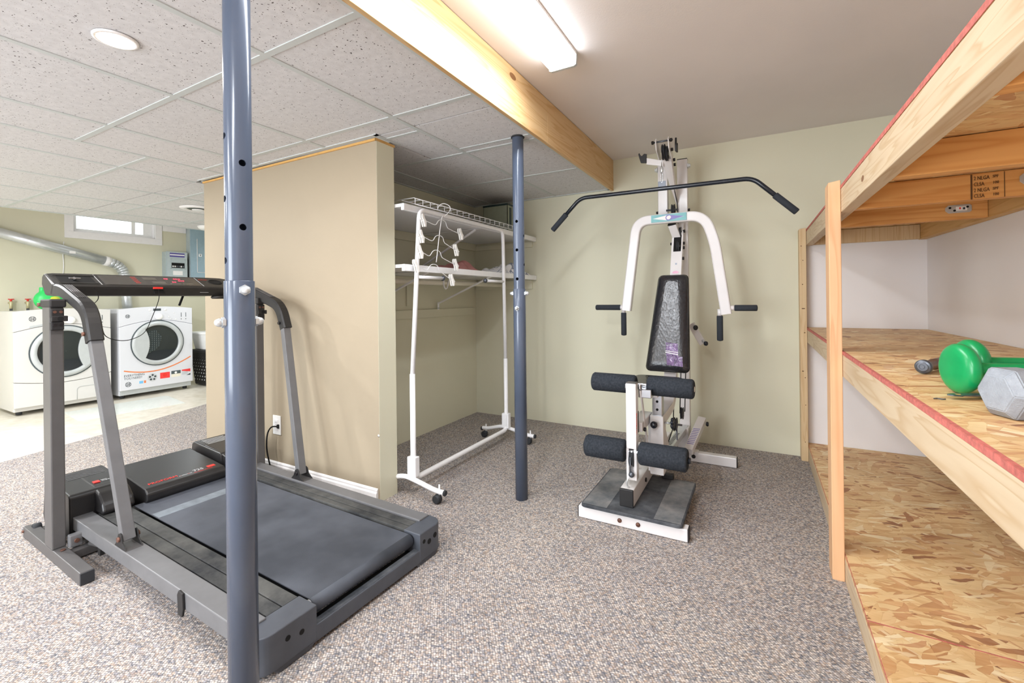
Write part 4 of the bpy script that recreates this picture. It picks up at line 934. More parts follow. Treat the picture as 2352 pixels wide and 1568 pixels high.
MB().box(-6.640, -6.634, 3.222, 3.262, 1.645, 1.685, .002).obj('latch', 'zinc', t); MB().box(-6.634, -6.632, 3.238, 3.246, 1.655, 1.675).obj('latch_slot', 'ink', t)
# white cable beside the window
o = MB().tube(smooth([(-6.745, 1.915, 1.72), (-6.742, 1.905, 1.60), (-6.742, 1.91, 1.45), (-6.742, 1.90, 1.30), (-6.742, 1.895, 1.1)], 5), .004, 8).obj('wall_cable', M_['white_powder'], None, origin=(-6.745, 1.9, 1.2)); tag(o, 'thin white cable running down the laundry wall below the window', 'cable')
# hamper with white tub
t = thing('laundry_basket', 'black plastic laundry basket with slotted sides right of the dryer', 'basket', (-6.05, 3.08, 0))
bx0, bx1, by0, by1, bz = -6.25, -5.84, 2.925, 3.32, .44
def frust(x0, x1, y0, y1, z0, z1, k): return [(x0+k, y0+k, z0), (x1-k, y0+k, z0), (x1-k, y1-k, z0), (x0+k, y1-k, z0), (x0, y0, z1), (x1, y0, z1), (x1, y1, z1), (x0, y1, z1)]
MB().hexa(frust(bx0, bx1, by0, by1, .002, bz-.03, .035), .01).obj('body', 'black_plastic', t)
MB().box(bx0-.012, bx1+.012, by0-.012, by1+.012, bz-.035, bz, .008).obj('rim', 'black_plastic', t)
b = MB()
for i in range(4):
    for j in range(8):
        y = by0+.055+i*.05+(j % 2)*.02; z = .07+j*.042; k = .035*(1-z/bz); b.cyl((bx1-k-.004, y, z), (bx1-k+.0015, y, z), .009, seg=8)
o = b.obj('holes', 'vent_dark', t); o['kind'] = 'stuff'
b = MB()
for i in range(6):
    for j in range(8):
        x = bx0+.05+i*.055+(j % 2)*.02; z = .07+j*.042; k = .035*(1-z/bz); b.cyl((x, by0+k+.004, z), (x, by0+k-.0015, z), .009, seg=8)
o = b.obj('holes', 'greymark', t); o['kind'] = 'stuff'
t = thing('plastic_tub', 'white plastic tub stacked on the black laundry basket', 'tub', (-6.05, 3.1, .44))
MB().hexa(frust(bx0+.02, bx1-.02, by0+.0, by1-.02, .441, .64, .03), .012).obj('body', 'white_plastic', t); MB().box(bx0+.008, bx1-.008, by0-.012, by1-.008, .63, .66, .008).obj('lid', 'white_plastic', t)
o = MB().prism([(-5.80, 1.63), (-5.31, 1.58), (-5.25, 1.60), (-5.17, 2.37), (-5.72, 2.46), (-5.78, 2.44)], 'xy', -.0078, -.004, .001).obj('floor_mat', M_['mat'], None, origin=(-5.5, 2.0, -.008)); tag(o, 'thin translucent white plastic mat on the floor in front of the washer and dryer', 'mat')
# outlet on the partition
t = thing('wall_outlet', 'white wall outlet with a black plug on the warm-lit partition', 'outlet', (-2.54, YP, .28))
MB().box(-2.578, -2.505, YP-.006, YP, .232, .346, .002).obj('cover_plate', 'white_plastic', t); MB().box(-2.558, -2.525, YP-.009, YP-.005, .256, .322, .001).obj('socket', 'white_enamel', t)
b = MB(); b.box(-2.549, -2.547, YP-.0096, YP-.0088, .300, .310).box(-2.537, -2.535, YP-.0096, YP-.0088, .300, .310).cyl((-2.542, YP-.0088, .293), (-2.542, YP-.0096, .293), .0022, seg=8); b.obj('slots', 'ink', t)

# ------------------------------------------------------------------ treadmill
TO = (-1.165, 1.09, 0)
t = thing('treadmill', 'grey and black folding treadmill with console, standing along the warm-lit partition', 'treadmill', TO, R(-1.6))
NY, FY = .700, 1.462      # near / far outer faces of the deck
def part(mb, name, mat, par=None, label=None):
    o = mb.obj(name, mat, par or t)
    if label: o['label'] = label
    return o
for y0, y1 in ((NY, NY+.066), (FY-.058, FY)):
    m = MB().box(-2.55, -1.232, y0, y1, .078, .130, .003); part(m, 'side_rail', 'tread_grey')
for ys in ((NY+.074, NY+.119, NY+.123, NY+.172), (FY-.066, FY-.100, FY-.104, FY-.132)):
    for a, b in ((ys[0], ys[1]), (ys[2], ys[3])): part(MB().box(-2.50, -1.245, min(a, b), max(a, b), .108, .1235, .0015), 'foot_strip', STRIP)
part(MB().box(-2.52, -1.24, NY+.160, FY-.134, .085, .098), 'deck_board', 'black_plastic')
by0, by1 = NY+.189, FY-.142
m = MB(); prof = [(-2.45, .102), (-1.222, .102)]
up = [(-2.47, .1175), (-1.212, .1175)]+[(-1.212+.0245*sin(a), .093+.0245*cos(a)) for a in [R(k) for k in range(15, 181, 15)]]+[(-2.47, .0685)]
inner = [(x, z) for x, z in [(-2.47, .0715)]+[(-1.212+.0215*sin(a), .093+.0215*cos(a)) for a in [R(k) for k in range(180, 14, -15)]]+[(-1.212, .1145), (-2.47, .1145)]]
n_ = len(up); poly = up+inner
vs = [(x, by0, z) for x, z in poly]+[(x, by1, z) for x, z in poly]; N2 = len(poly)
fs = [[i, (i+1) % N2, N2+(i+1) % N2, N2+i] for i in range(N2)]
for off in (0, N2):
    for i in range(n_-1): fs.append([off+i, off+i+1, off+N2-2-i, off+N2-1-i])
m.add(vs, fs, [0 < i < n_ for i in range(N2)]+[False]*(2*(n_-1))); part(m, 'running_belt', BELT)
part(MB().box(-2.30, -2.235, by0+.004, by1-.004, .1176, .1179), 'belt_splice', simple('worn_belt_splice', (116, 124, 132), .6, wear=.25, scale=18))
part(MB().cyl((-1.212, by0-.018, .093), (-1.212, by1+.018, .093), .0205, seg=28), 'rear_roller', 'chrome')
# rear end cap (U shape)
xf, xr, xm = -1.245, -1.160, -1.200
def capblock(y0, y1, outer):
    b = bmesh.new(); k = 8; pts = []
    r_ = .05
    if outer < 0:
        pts = [(xf, y0), (xf, y1), (xr, y1)]+[(xr-r_+r_*sin(R(a)), y0+r_-r_*cos(R(a))) for a in range(90, -1, -15)]
    else:
        pts = [(xf, y0), (xr-r_, y0+0)]; pts = [(xf, y1), (xf, y0), (xr, y0)]+[(xr-r_+r_*cos(R(a)), y1-r_+r_*sin(R(a))) for a in range(0, 91, 15)]
    return MB().prism(pts, 'xy', .018, .124, .0035, 3)
for y0, y1, s_ in ((NY-.004, NY+.178, -1), (FY-.135, FY+.006, 1)):
    o = part(capblock(y0, y1, s_), 'end_cap', 'cap_grey')
    for yy, zz in (((NY+.085, .085), (NY+.128, .075)) if s_ < 0 else ((FY-.048, .085), (FY-.082, .075), (FY-.112, .088))): part(MB().cyl((xr-.003, yy, zz), (xr+.0008, yy, zz), .0078 if yy < FY-.1 else .0105, seg=18), 'bolt_hole', 'hole', o)
    yy = (y0+y1)/2+(.03 if s_ < 0 else -.02)
    part(MB().prism([(yy-.055, .0), (yy+.045, .0), (yy+.075, .03), (yy-.085, .03)], 'yz', xf+.01, xr-.004, .004), 'rear_foot', 'cap_grey')
part(MB().box(xm+.008, xr-.002, NY+.150, FY-.12, .012, .062, .003), 'rear_crossmember', 'cap_grey')
part(MB().box(xm-.028, xm+.008, NY+.16, FY-.13, .02, .047, .002), 'rear_channel', 'rubber')
part(MB().box(xm+.010, xr-.006, NY+.179, FY-.136, .0621, .0626), 'dusty_ledge', PLATE_D)
# motor hood
hx0, hx1 = -2.87, -2.44
def hood(y0, y1, zt0, zt1, xa, xb, name, zb=.055, lip=.02):
    pts = [(xa+.02, zb-.01), (xa, zb+.03), (xa+.03, zt0-.012), (xa+.05, zt0), (xb-lip, zt1), (xb, zt1-lip), (xb, .128 if zb > .05 else zb), (xb-.06, zb)]
    return part(MB().prism(pts, 'xz', y0, y1, .007, 3), name, 'hood_black')
hc = hood(.925, 1.268, .212, .178, hx0, hx1, 'motor_hood')
l1 = hood(.690, .888, .240, .222, hx0-.005, -2.53, 'hood_end_cover', .04, .01)
l1b = part(MB().prism([(-2.72, .10), (-2.72, .236), (-2.56, .224), (-2.50, .208), (-2.455, .175), (-2.44, .140), (-2.455, .124), (-2.55, .12)], 'xz', .772, .885, .010, 3), 'hood_end_nose', 'hood_black')
l2 = hood(1.285, 1.47, .240, .222, hx0-.005, -2.53, 'hood_end_cover', .04, .01)
l2b = part(MB().prism([(-2.72, .10), (-2.72, .236), (-2.56, .224), (-2.50, .208), (-2.455, .185), (-2.45, .130), (-2.50, .12)], 'xz', 1.292, 1.40, .006, 3), 'hood_end_nose', 'hood_black')
def onhood(x, d=.0): # hood centre top z at x
    return .212+(.178-.212)*(x-(hx0+.05))/((hx1-.02)-(hx0+.05))
XT = V((1, 0, -.093)).normalized()
text('PROFORM', .026, 'red', t, (hx1-.052, .952, onhood(hx1-.052)+.0010), (0, 1, 0), -XT, 'lettering', .0004, sx=1.0)
text('725', .030, 'greymark', t, (hx1-.052, 1.14, onhood(hx1-.052)+.0010), (0, 1, 0), -XT, 'lettering', .0004, sx=1.05)
for ya, yb, mt in ((1.075, 1.13, 'greymark'), (1.08, 1.085, 'red'), (1.11, 1.12, 'red')):
    z = onhood(hx1-.050); part(MB().hexa([(hx1-.052, ya, z), (hx1-.049, ya, z-.0003), (hx1-.049, yb, z-.0003), (hx1-.052, yb, z), (hx1-.052, ya, z+.0009), (hx1-.049, ya, z+.0007), (hx1-.049, yb, z+.0007), (hx1-.052, yb, z+.0009)]), 'stripe', mt)
z = onhood(hx1-.06); part(MB().hexa([(hx1-.074, 1.205, z), (hx1-.052, 1.205, z-.0019), (hx1-.052, 1.24, z-.0019), (hx1-.074, 1.24, z), (hx1-.074, 1.205, z+.0026), (hx1-.052, 1.205, z+.0007), (hx1-.052, 1.24, z+.0007), (hx1-.074, 1.24, z+.0026)]), 'red_mark', 'red')
text('low impact exerciser', .010, 'red', t, (hx1-.036, 1.135, onhood(hx1-.036)+.001), (0, 1, 0), -XT, 'lettering', .0003)
for yc0, yc1 in ((.735, .865), (1.315, 1.43)):
    for k in range(5):
        x = -2.80+k*.018; z = .240-.018*(x+2.825)/.28
        part(MB().box(x, x+.005, yc0, yc1, z-.001, z+.0012, 0), 'vent_slat', 'greymark' if yc0 > 1 else 'tread_grey')
z = .2285; part(MB().box(-2.625, -2.598, .790, .812, z-.001, z+.0022), 'badge', 'red'); text('low', .014, 'greymark', t, (-2.612, .818, z+.002), (0, 1, 0), (-1, 0, .06), 'badge_lettering', .0003); text('impact', .014, 'greymark', t, (-2.600, .818, z+.0015), (0, 1, 0), (-1, 0, .06), 'badge_lettering', .0003)
# base, uprights
for y0, y1 in ((.622, .664), (1.445, 1.487)):
    part(MB().box(-2.85, -2.165, y0, y1, .001, .047, .003), 'base_foot', 'tread_dark')
    part(MB().box(-2.166, -2.160, y0+.001, y1-.001, .003, .045, .001), 'foot_end_plug', 'rubber')
    part(MB().box(-2.555, -2.465, y0, y1, .047, 1.045, .004), 'upright', 'tread_dark')
    part(MB().box(-2.565, -2.445, y0-.004, y1+.004, 1.018, 1.052, .006), 'upright_cap', 'black_plastic')
    yw = y1+.002 if y0 < 1 else y0-.03
    for z0, z1 in ((.985, 1.015), (.935, .962)):
        o = part(MB().box(-2.470, -2.450, y0+.0, y1-.002, z0-.008, z1, .004), 'clamp_cover', 'black_plastic')
        for q in (.012, .030): part(MB().cyl((-2.451, y0+q, (z0+z1)/2), (-2.447, y0+q, (z0+z1)/2), .0055, seg=12), 'bolt', 'copper' if z0 > .97 else 'bolt_black', o)
    o = part(MB().box(-2.470, -2.446, y0+.002, y1+.008, .962, .984, .002), 'clamp_block', 'black_plastic'); part(MB().cyl((-2.4465, y0+.028, .973), (-2.4455, y0+.028, .973), .0095, seg=16), 'hole', 'hole', o)
    part(MB().cyl((-2.58, y0-.008, 1.03), (-2.58, y0+.01, 1.03), .008, seg=8), 'bolt', 'copper')
    part(MB().cyl((-2.84, y0-.006, .028), (-2.84, y0+.004, .028), .006, seg=8), 'bolt', 'copper')
part(MB().box(-2.44, -2.40, .664, 1.445, .006, .040, .003), 'base_crossbar', 'tread_dark')
part(MB().box(-2.80, -2.76, .664, 1.445, .006, .040, .003), 'base_crossbar', 'tread_dark')
for y0 in (.664, 1.405):
    part(MB().box(-2.455, -2.425, y0, y0+.04, .046, .095, .004), 'pivot_bracket', 'tread_grey'); part(MB().cyl((-2.4245, y0+.02, .072), (-2.416, y0+.02, .072), .0085, seg=6), 'bolt', 'copper')
part(MB().cyl((-2.43, .645, .0475), (-2.43, .645, .051), .009, seg=6), 'bolt', 'copper')
part(MB().cyl((-2.80, .640, .04), (-2.80, .668, .04), .020, seg=20, bev=.003), 'wheel', 'rubber')
part(MB().tube([(-2.40, .72, .05), (-2.20, .76, .055), (-2.15, .80, .06)], .010, 8), 'lift_strut', 'tread_dark')
part(MB().prism([(-1.585, .058), (-1.560, .058), (-1.552, .085), (-1.556, .132), (-1.580, .136), (-1.590, .12)], 'xz', NY-.008, NY-.0005, .002), 'storage_latch', 'black_plastic')
part(MB().prism([(-2.27, .045), (-2.25, .045), (-2.245, .08), (-2.275, .08)], 'xz', NY+.004, NY+.02, .002), 'lower_tab', 'black_plastic')
part(MB().box(-1.30, -1.275, NY+.002, NY+.030, .130, .1304), 'rail_label', 'paper')
# braces with brackets
for side, yb, yt in (('n', NY+.030, NY-.004), ('f', FY-.026, FY+.020)):
    o = part(MB().bar((-2.060, yb, .150), (-2.262, yt, .935), .040, .032, (0, 1, 0), .003), 'brace', 'tread_grey')
    for s_ in (-1, 1):
        yy = yb+s_*.0245
        b = MB().prism([(-2.105, .130), (-2.005, .130), (-2.035, .152), (-2.045, .178), (-2.058, .184), (-2.072, .178), (-2.085, .150)], 'xz', yy-.002, yy+.002, .0006)
        bo = part(b, 'hinge_bracket', 'black_plastic'); part(MB().cyl((-2.060, yy-.002*s_, .162), (-2.060, yy+s_*.009, .162), .0095, seg=6), 'bolt', 'copper' if side == 'n' else 'bolt_black', bo)
    part(MB().box(-2.105, -2.005, yb-.026, yb+.026, .1295, .1315, .0005), 'bracket_plate', 'tread_dark')
    # moulded handrail
    path = fillet([(-2.70, yt+.004, 1.098), (-2.56, yt, 1.092), (-2.292, yt, 1.008), (-2.245, yt, .885)], .065, 6)
    h = MB().rtube(path, .050, .046, (0, 1, 0), .010) if False else MB().sweep(path, [(a, b) for a, b in ((.024, .016), (.018, .023), (-.018, .023), (-.024, .016), (-.024, -.020), (-.018, -.026), (.018, -.026), (.024, -.020))], up=(0, 1, 0), smooth=False)
    ho = part(h, 'handrail', 'black_plastic')
    part(MB().cyl((-2.268, yt-.024, .915), (-2.268, yt-.032, .915), .008, seg=8), 'bolt', 'copper' if side == 'n' else 'bolt_black', ho)
    for k in range(5):
        part(MB().tube([(-2.54, yt-.012+.006*k, 1.112), (-2.37, yt-.012+.006*k, 1.058)], .0016, 6), 'grip_rib', 'tread_dark', ho)
# console
cy0, cy1 = .672, 1.435
prof = [(-2.780, 1.120), (-2.775, 1.158), (-2.755, 1.170), (-2.738, 1.170), (-2.612, 1.116), (-2.606, 1.108), (-2.612, 1.098), (-2.640, 1.068), (-2.735, 1.066)]
m = MB()
st_ = [(cy0, .62, -.02), (cy0+.006, .82, -.008), (cy0+.025, .96, -.002), (cy0+.10, 1, 0), (cy1-.10, 1, 0), (cy1-.045, .92, -.004), (cy1-.012, .62, -.02), (cy1, .30, -.035)]
cxm, czm = -2.70, 1.125; vs = []
for y, k, dz in st_:
    for x, z in prof: vs.append((cxm+(x-cxm)*(k if x > cxm else .75+.25*k), y, czm+(z-czm)*(.55+.45*k)))
n = len(prof); fs = [[i*n+j, i*n+(j+1) % n, (i+1)*n+(j+1) % n, (i+1)*n+j] for i in range(len(st_)-1) for j in range(n)]+[list(range(n)), [(len(st_)-1)*n+j for j in range(n)]]
m.add(vs, fs); con = part(m, 'console', 'console_black')
def face(u, y, h=0): # u 0..1 from top edge to lip
    x = -2.738+(.126)*u; z = 1.170-.054*u; return (x+.394*h, y, z+.919*h)
def patch(u0, u1, y0, y1, h, name, mat, th=.001):
    q = [face(u1, y0, h-th), face(u1, y1, h-th), face(u0, y1, h-th), face(u0, y0, h-th), face(u1, y0, h), face(u1, y1, h), face(u0, y1, h), face(u0, y0, h)]
    return part(MB().hexa(q), name, mat, con)
disp = simple('smoked_display', (66, 62, 58), .22, wear=.1)
patch(.10, .95, .845, 1.245, .0012, 'display_window', disp)
tr = patch(.22, .86, .700, .815, .0008, 'tray', 'hole')
for a, b, c_, d_ in ((.14, .22, .690, .83), (.86, .92, .69, .825)): patch(a, b, c_, d_, .003, 'tray_rim', 'console_black')
patch(.08, .98, .829, .832, .0018, 'panel_seam', 'greymark'); patch(.08, .98, 1.251, 1.253, .0018, 'panel_seam', 'greymark')
for a, b, c_, d_ in ((.22, .45, 1.012, 1.068), (.58, .82, 1.035, 1.092), (.74, .84, 1.108, 1.155), (.74, .84, 1.165, 1.212)): patch(a, b, c_, d_, .0018, 'readout', simple('dim_readout', (96, 92, 84), .3))
red_led = emis('red_led_segments', (255, 60, 90), 1.4)
for u, y, s_ in ((.34, 1.100, '08'), (.34, 1.142, '00:0'), (.52, 1.156, '000'), (.66, 1.122, '06')): text(s_, .016, red_led, con, face(u, y, .0022), (0, 1, 0), (-.919, 0, .394), 'led_digits', .0002, sx=1.2)
text('EXERCISER', .009, 'red', con, face(.30, 1.262, .0012), (0, 1, 0), (-.919, 0, .394), 'lettering', .0002)
b = MB()
for r in range(5): b.hexa([face(.22+.14*r, 0.965, .0012), face(.22+.14*r, 0.985, .0012), face(.19+.14*r, .985, .0012), face(.19+.14*r, .965, .0012), face(.22+.14*r, .965, .0018), face(.22+.14*r, .985, .0018), face(.19+.14*r, .985, .0018), face(.19+.14*r, .965, .0018)])
part(b, 'small_print', 'red', con)
fc = V(face(.50, 1.335, -.0005)); part(MB().lathe([(0, .034), (.0035, .032), (.0035, .028), (.001, .0275), (.001, .0003)], fc, (.394, 0, .919), 28), 'cup_holder', 'hole', con)
k = MB(); k.cyl((-2.664, .750, 1.140), (-2.650, .745, 1.146), .006, seg=10).box(-2.655, -2.648, .728, .768, 1.142, 1.149, .002); part(k, 'speed_lever', 'chrome', con)
part(MB().box(-2.612, -2.600, 1.020, 1.060, 1.100, 1.110, .002), 'safety_key', 'red', con)
part(MB().prism([(1.025, 1.098), (1.065, 1.098), (1.075, 1.078), (1.030, 1.078)], 'yz', -2.640, -2.612, .001), 'key_recess', 'hole', con)
b = MB()
for r in range(3): b.box(-2.6235, -2.6225, 1.235, 1.285-.004*r, 1.092-r*.004, 1.0935-r*.004)
part(b, 'small_print', 'greymark', con)
cord = smooth([(-2.640, .790, 1.125), (-2.60, .805, 1.09), (-2.565, .80, 1.05), (-2.52, .755, 1.02), (-2.47, .725, 1.04)], 6)
part(MB().tube(cord, .0016, 6), 'tether_cord', 'hole', con)
cord = smooth([(-2.604, 1.043, 1.10), (-2.600, 1.041, 1.05), (-2.585, 1.010, .97), (-2.55, .965, .895), (-2.50, .90, .868), (-2.40, .82, .872), (-2.32, .75, .90), (-2.26, NY+.02, .955)], 7)
part(MB().tube(cord, .0016, 6), 'tether_cord', 'hole', con)
part(MB().cyl((-2.75, 1.21, 1.07), (-2.76, 1.195, 1.015), .006, seg=8), 'console_cable', 'hole', con)
part(MB().cyl((-2.66, 1.345, 1.068), (-2.66, 1.345, 1.050), .036, seg=24, bev=.006), 'cup_base', 'console_black', con)
# power cord plugged in the outlet
pc = MB(); pc.tube(smooth([(-2.545, YP-.05, .283), (-2.575, YP-.066, .278), (-2.60, YP-.075, .235), (-2.60, YP-.08, .15), (-2.56, YP-.085, .06), (-2.52, YP-.09, .012), (-2.50, YP-.14, .008)], 7), .0042, 10)
o = part(pc, 'power_cord', 'hole'); part(MB().prism([(-2.548, .272), (-2.530, .270), (-2.530, .296), (-2.548, .294)], 'xz', YP-.052, YP-.012, .004), 'plug', 'hole', o)

# ------------------------------------------------------------------ weight machine
GX = -.51
t = thing('weight_machine', 'white multi station home weight machine with black foam rollers against the olive wall', 'exercise machine', (GX, 2.5, 0))
W = 'gym_white'
o = part(MB().box(-.752, -.268, 1.980, 2.030, .002, .056, .004), 'front_foot', W)
for x in (-.7525, -.2675): part(MB().box(x-.003, x+.003, 1.981, 2.029, .003, .055, .0015), 'end_plug', 'black_plastic', o)
for x in (-.556, -.474): part(MB().lathe([(0, .010), (.003, .0098), (.005, .006), (.0052, .0003)], (x, 1.980, .030), (0, -1, 0), 20), 'bolt', 'copper', o)
for x in (-.70, -.32): part(MB().box(x-.028, x+.028, 1.99, 2.026, .056, .060, .002), 'rubber_pad', 'caulk', o)
part(MB().box(-.60, -.42, 2.0, 2.05, .056, .062, .001), 'mount_plate', 'zinc')
# foot platform
def rr(x0, x1, y0, y1, r): return [(cx+r*cos(R(a)), cy+r*sin(R(a))) for cx, cy, s in ((x1-r, y1-r, 0), (x0+r, y1-r, 90), (x0+r, y0+r, 180), (x1-r, y0+r, 270)) for a in range(s, s+91, 30)]
pl = part(MB().prism(rr(-.735, -.287, 1.962, 2.455, .02), 'xy', .0605, .0765, .003), 'foot_plate', PLATE_D)
for x0, x1 in ((-.728, -.612), (-.405, -.294)): part(MB().box(x0, x1, 1.972, 2.445, .0765, .0775, .0004), 'grip_strip', PLATE_L, pl)
for x in (-.70, -.33): part(MB().box(x-.01, x+.01, 2.15, 2.43, .004, .0600, .002), 'plate_leg', W)
sp = part(MB().box(-.567, -.505, 2.032, 3.02, .078, .155, .003), 'base_beam', W); part(MB().box(-.5675, -.5045, 2.022, 2.034, .076, .157, .004), 'end_plug', 'black_plastic', sp)
for y in (2.27,): part(MB().cyl((-.504, y, .118), (-.498, y, .118), .011, seg=6), 'bolt', 'bolt_black', sp)
rf = part(MB().box(-.90, -.123, 2.972, 3.022, .002, .060, .004), 'rear_foot', W)
for x in (-.901, -.122): part(MB().box(x-.003, x+.003, 2.973, 3.021, .003, .059, .0015), 'end_plug', 'black_plastic', rf)
part(MB().cyl((-.363, 2.972, .035), (-.363, 2.968, .035), .012, seg=18), 'bolt', 'bolt_black', rf); part(MB().box(-.37, -.335, 2.965, 3.02, .060, .066, .001), 'tab', W, rf)
# leg developer arm
la = MB(); x0, x1 = -.545, -.498
la.box(x0, x1, 2.066, 2.112, .330, .632, .003).box(x0, x0+.011, 2.066, 2.112, .2175, .3305, 0).box(x1-.012, x1, 2.066, 2.112, .2175, .3305, 0).box(x0, x1, 2.066, 2.112, .186, .218, .002).box(x0+.010, x1-.011, 2.106, 2.1115, .217, .331)
la = part(la, 'leg_arm', W); part(MB().box(x0+.001, x1-.001, 2.068, 2.111, .632, .636, .001), 'end_plug', 'tread_dark', la)
def pulley(x, y, z, r, th=.016, ax=(1, 0, 0), par=None, name='pulley'):
    a = V(ax).normalized(); p = V((x, y, z))-a*th/2
    o = part(MB().lathe([(0, r*.25), (0, r), (.003, r), (th*.42, r*.80), (th*.58, r*.80), (th-.003, r), (th, r), (th, r*.25)], p, a, 32), name, 'rubber', par)
    part(MB().cyl(p-a*.004, p+a*(th+.004), r*.24, seg=14), 'hub', 'gunmetal', o); return o
pulley(-.5215, 2.085, .285, .040, .018, par=la)
part(MB().tube([(-.5215, 2.043, .30), (-.5215, 2.046, .24), (-.5215, 2.05, .225)], .0032, 8), 'cable', 'gunmetal', la)
part(MB().ball((-.518, 2.050, .218), .0135, seg=16), 'cable_stop', 'gunmetal', la); part(MB().tube(smooth([(-.528, 2.045, .205), (-.536, 2.04, .188), (-.536, 2.04, .170), (-.528, 2.042, .160)], 5), .0035, 8), 'snap_hook', 'zinc', la)
text('WARNING', .020, 'red', la, (-.4975, 2.082, .40), (0, 0, 1), (0, -1, 0), 'lettering', .0003)
part(MB().box(-.4985, -.4965, 2.103, 2.111, .40, .50, .0005), 'edge_guard', 'hole', la)
def roller(xa, xb, y, z, r):
    s = 1 if xb > xa else -1; L = abs(xb-xa)
    o = part(MB().lathe([(0, .012), (0, r-.012), (.003, r-.005), (.010, r), (L-.010, r), (L-.003, r-.005), (L, r-.012), (L, .012)], (xa, y, z), (s, 0, 0), 40), 'foam_roller', 'foam'); return o
for xa, xb in ((-.550, -.745), (-.488, -.277)):
    roller(xa, xb, 2.078, .314, .0515)
    s = 1 if xb > xa else -1; part(MB().cyl((xb-s*.002, 2.078, .314), (xb+s*.012, 2.078, .314), .014, seg=12, bev=.003), 'axle_cap', 'steel_black')
part(MB().cyl((-.745, 2.078, .314), (-.277, 2.078, .314), .0115, seg=16), 'axle', 'chrome')
for xa, xb in ((-.527, -.748), (-.473, -.262)):
    o = roller(xa, xb, 2.20, .605, .0455)
    s = 1 if xb > xa else -1; part(MB().cyl((xb-s*.002, 2.20, .605), (xb+s*.0012, 2.20, .605), .0125, seg=20), 'tube_end', 'caulk', o)
part(MB().cyl((-.748, 2.20, .605), (-.262, 2.20, .605), .0115, seg=16), 'axle', 'chrome')
# side links from the arm head down to the base
for x in (-.552, -.488):
    part(MB().bar((x, 2.105, .625), (x+.006, 2.30, .155), .005, .022, (1, 0, 0), .001), 'link_bar', W); part(MB().cyl((x-.006, 2.108, .605), (x+.006, 2.108, .605), .009, seg=14), 'bolt', 'chrome')
part(MB().box(-.495, -.470, 2.30, 2.325, .155, .41, .002), 'support_post', W)
part(MB().box(-.545, -.485, 2.13, 2.36, .395, .440, .003), 'seat_arm', W)
part(MB().cyl((-.484, 2.16, .402), (-.474, 2.16, .402), .010, seg=6), 'bolt', 'bolt_black')
# seat post, seat
po = part(MB().box(-.480, -.416, 2.275, 2.345, .150, .442, .003), 'seat_post_sleeve', W)
part(MB().bar((-.448, 2.32, .40), (-.448, 2.52, .155), .05, .04, (1, 0, 0), .002), 'gusset', W)
cp = part(MB().box(-.470, -.422, 2.285, 2.333, .43, .585, .003), 'seat_post', 'chrome')
for z in (.472, .512): part(MB().cyl((-.446, 2.2852, z), (-.446, 2.2842, z), .0065, seg=14), 'hole', 'hole', cp)
part(MB().cyl((-.45, 2.275, .405), (-.45, 2.255, .405), .007, seg=12), 'pin', 'steel_black', po); part(MB().ball((-.455, 2.245, .405), .0175, seg=20), 'pull_knob', 'steel_black', po)
part(MB().cyl((-.416, 2.31, .405), (-.385, 2.31, .405), .005, seg=10), 'clamp_screw', 'zinc', po)
kn = MB(); [kn.ball((-.378, 2.31+.015*cos(a), .405+.018*sin(a)), .011, sx=.8, seg=10) for a in (R(90), R(210), R(330), R(30), R(150), R(270))]; part(kn, 'star_knob', 'steel_black', po)
part(MB().box(-.505, -.43, 2.215, 2.42, .545, .568, .003), 'seat_frame', W); part(MB().box(-.50, -.44, 2.12, 2.20, .560, .60, .003), 'roller_bracket', 'chrome')
seat = MB().prism(rr(-.600, -.345, 2.255, 2.515, .045), 'xy', .568, .604, .012, 3); part(seat, 'seat', VINYL)
# mast: leaning flat-front tube, curved foot
MXc = -.452
path = fillet([(MXc, 3.085, 1.50), (MXc-.0, 2.735, .60), (MXc, 2.655, .425), (MXc, 2.34, .415)], .16, 8)
part(MB().rtube(path, .050, .068, (1, 0, 0), .004), 'mast', W)
part(MB().bar((-.476, 2.985, 1.497), (-.450, 3.07, 1.395), .050, .045, (1, 0, 0), .003), 'press_pivot_arm', W)
part(MB().bar((-.476, 2.982, 1.4995), (-.4765, 2.980, 1.5025), .052, .047, (1, 0, 0), .001), 'end_plug', 'hole')
def mastp(z): k = (1.50-z)/.90; return 3.085-.35*k
# slot with pulleys in mast
for za, zb_ in ((1.320, 1.43),):
    part(MB().bar((MXc+.002, mastp(za)-.0262, za), (MXc+.002, mastp(zb_)-.0262, zb_), .046, .003, (1, 0, 0), 0), 'slot', 'hole')
    pulley(MXc+.008, mastp(1.355)-.026, 1.355, .031, .016)
    pulley(MXc+.014, mastp(1.45)-.024, 1.452, .030, .014)
part(MB().cyl((MXc, mastp(1.24)-.027, 1.24), (MXc, mastp(1.24)-.030, 1.24), .0055, seg=12), 'rivet', 'gunmetal')
part(MB().prism([(MXc-.022, 1.183), (MXc-.010, 1.193), (MXc+.006, 1.195), (MXc+.020, 1.187), (MXc+.010, 1.177), (MXc-.010, 1.175)], 'xz', mastp(1.185)-.0295, mastp(1.185)-.026), 'sticker', 'pink')
for z, y in ((1.455, 3.05), (1.375, 3.03), (1.345, 3.02), (1.275, 2.99), (1.565, 3.08)): part(MB().cyl((MXc+.030, y, z), (MXc+.044, y, z), .010, seg=6), 'bolt', 'bolt_black')
part(MB().cyl((MXc-.044, 3.03, 1.375), (MXc-.03, 3.03, 1.375), .009, seg=6), 'bolt', 'bolt_black')
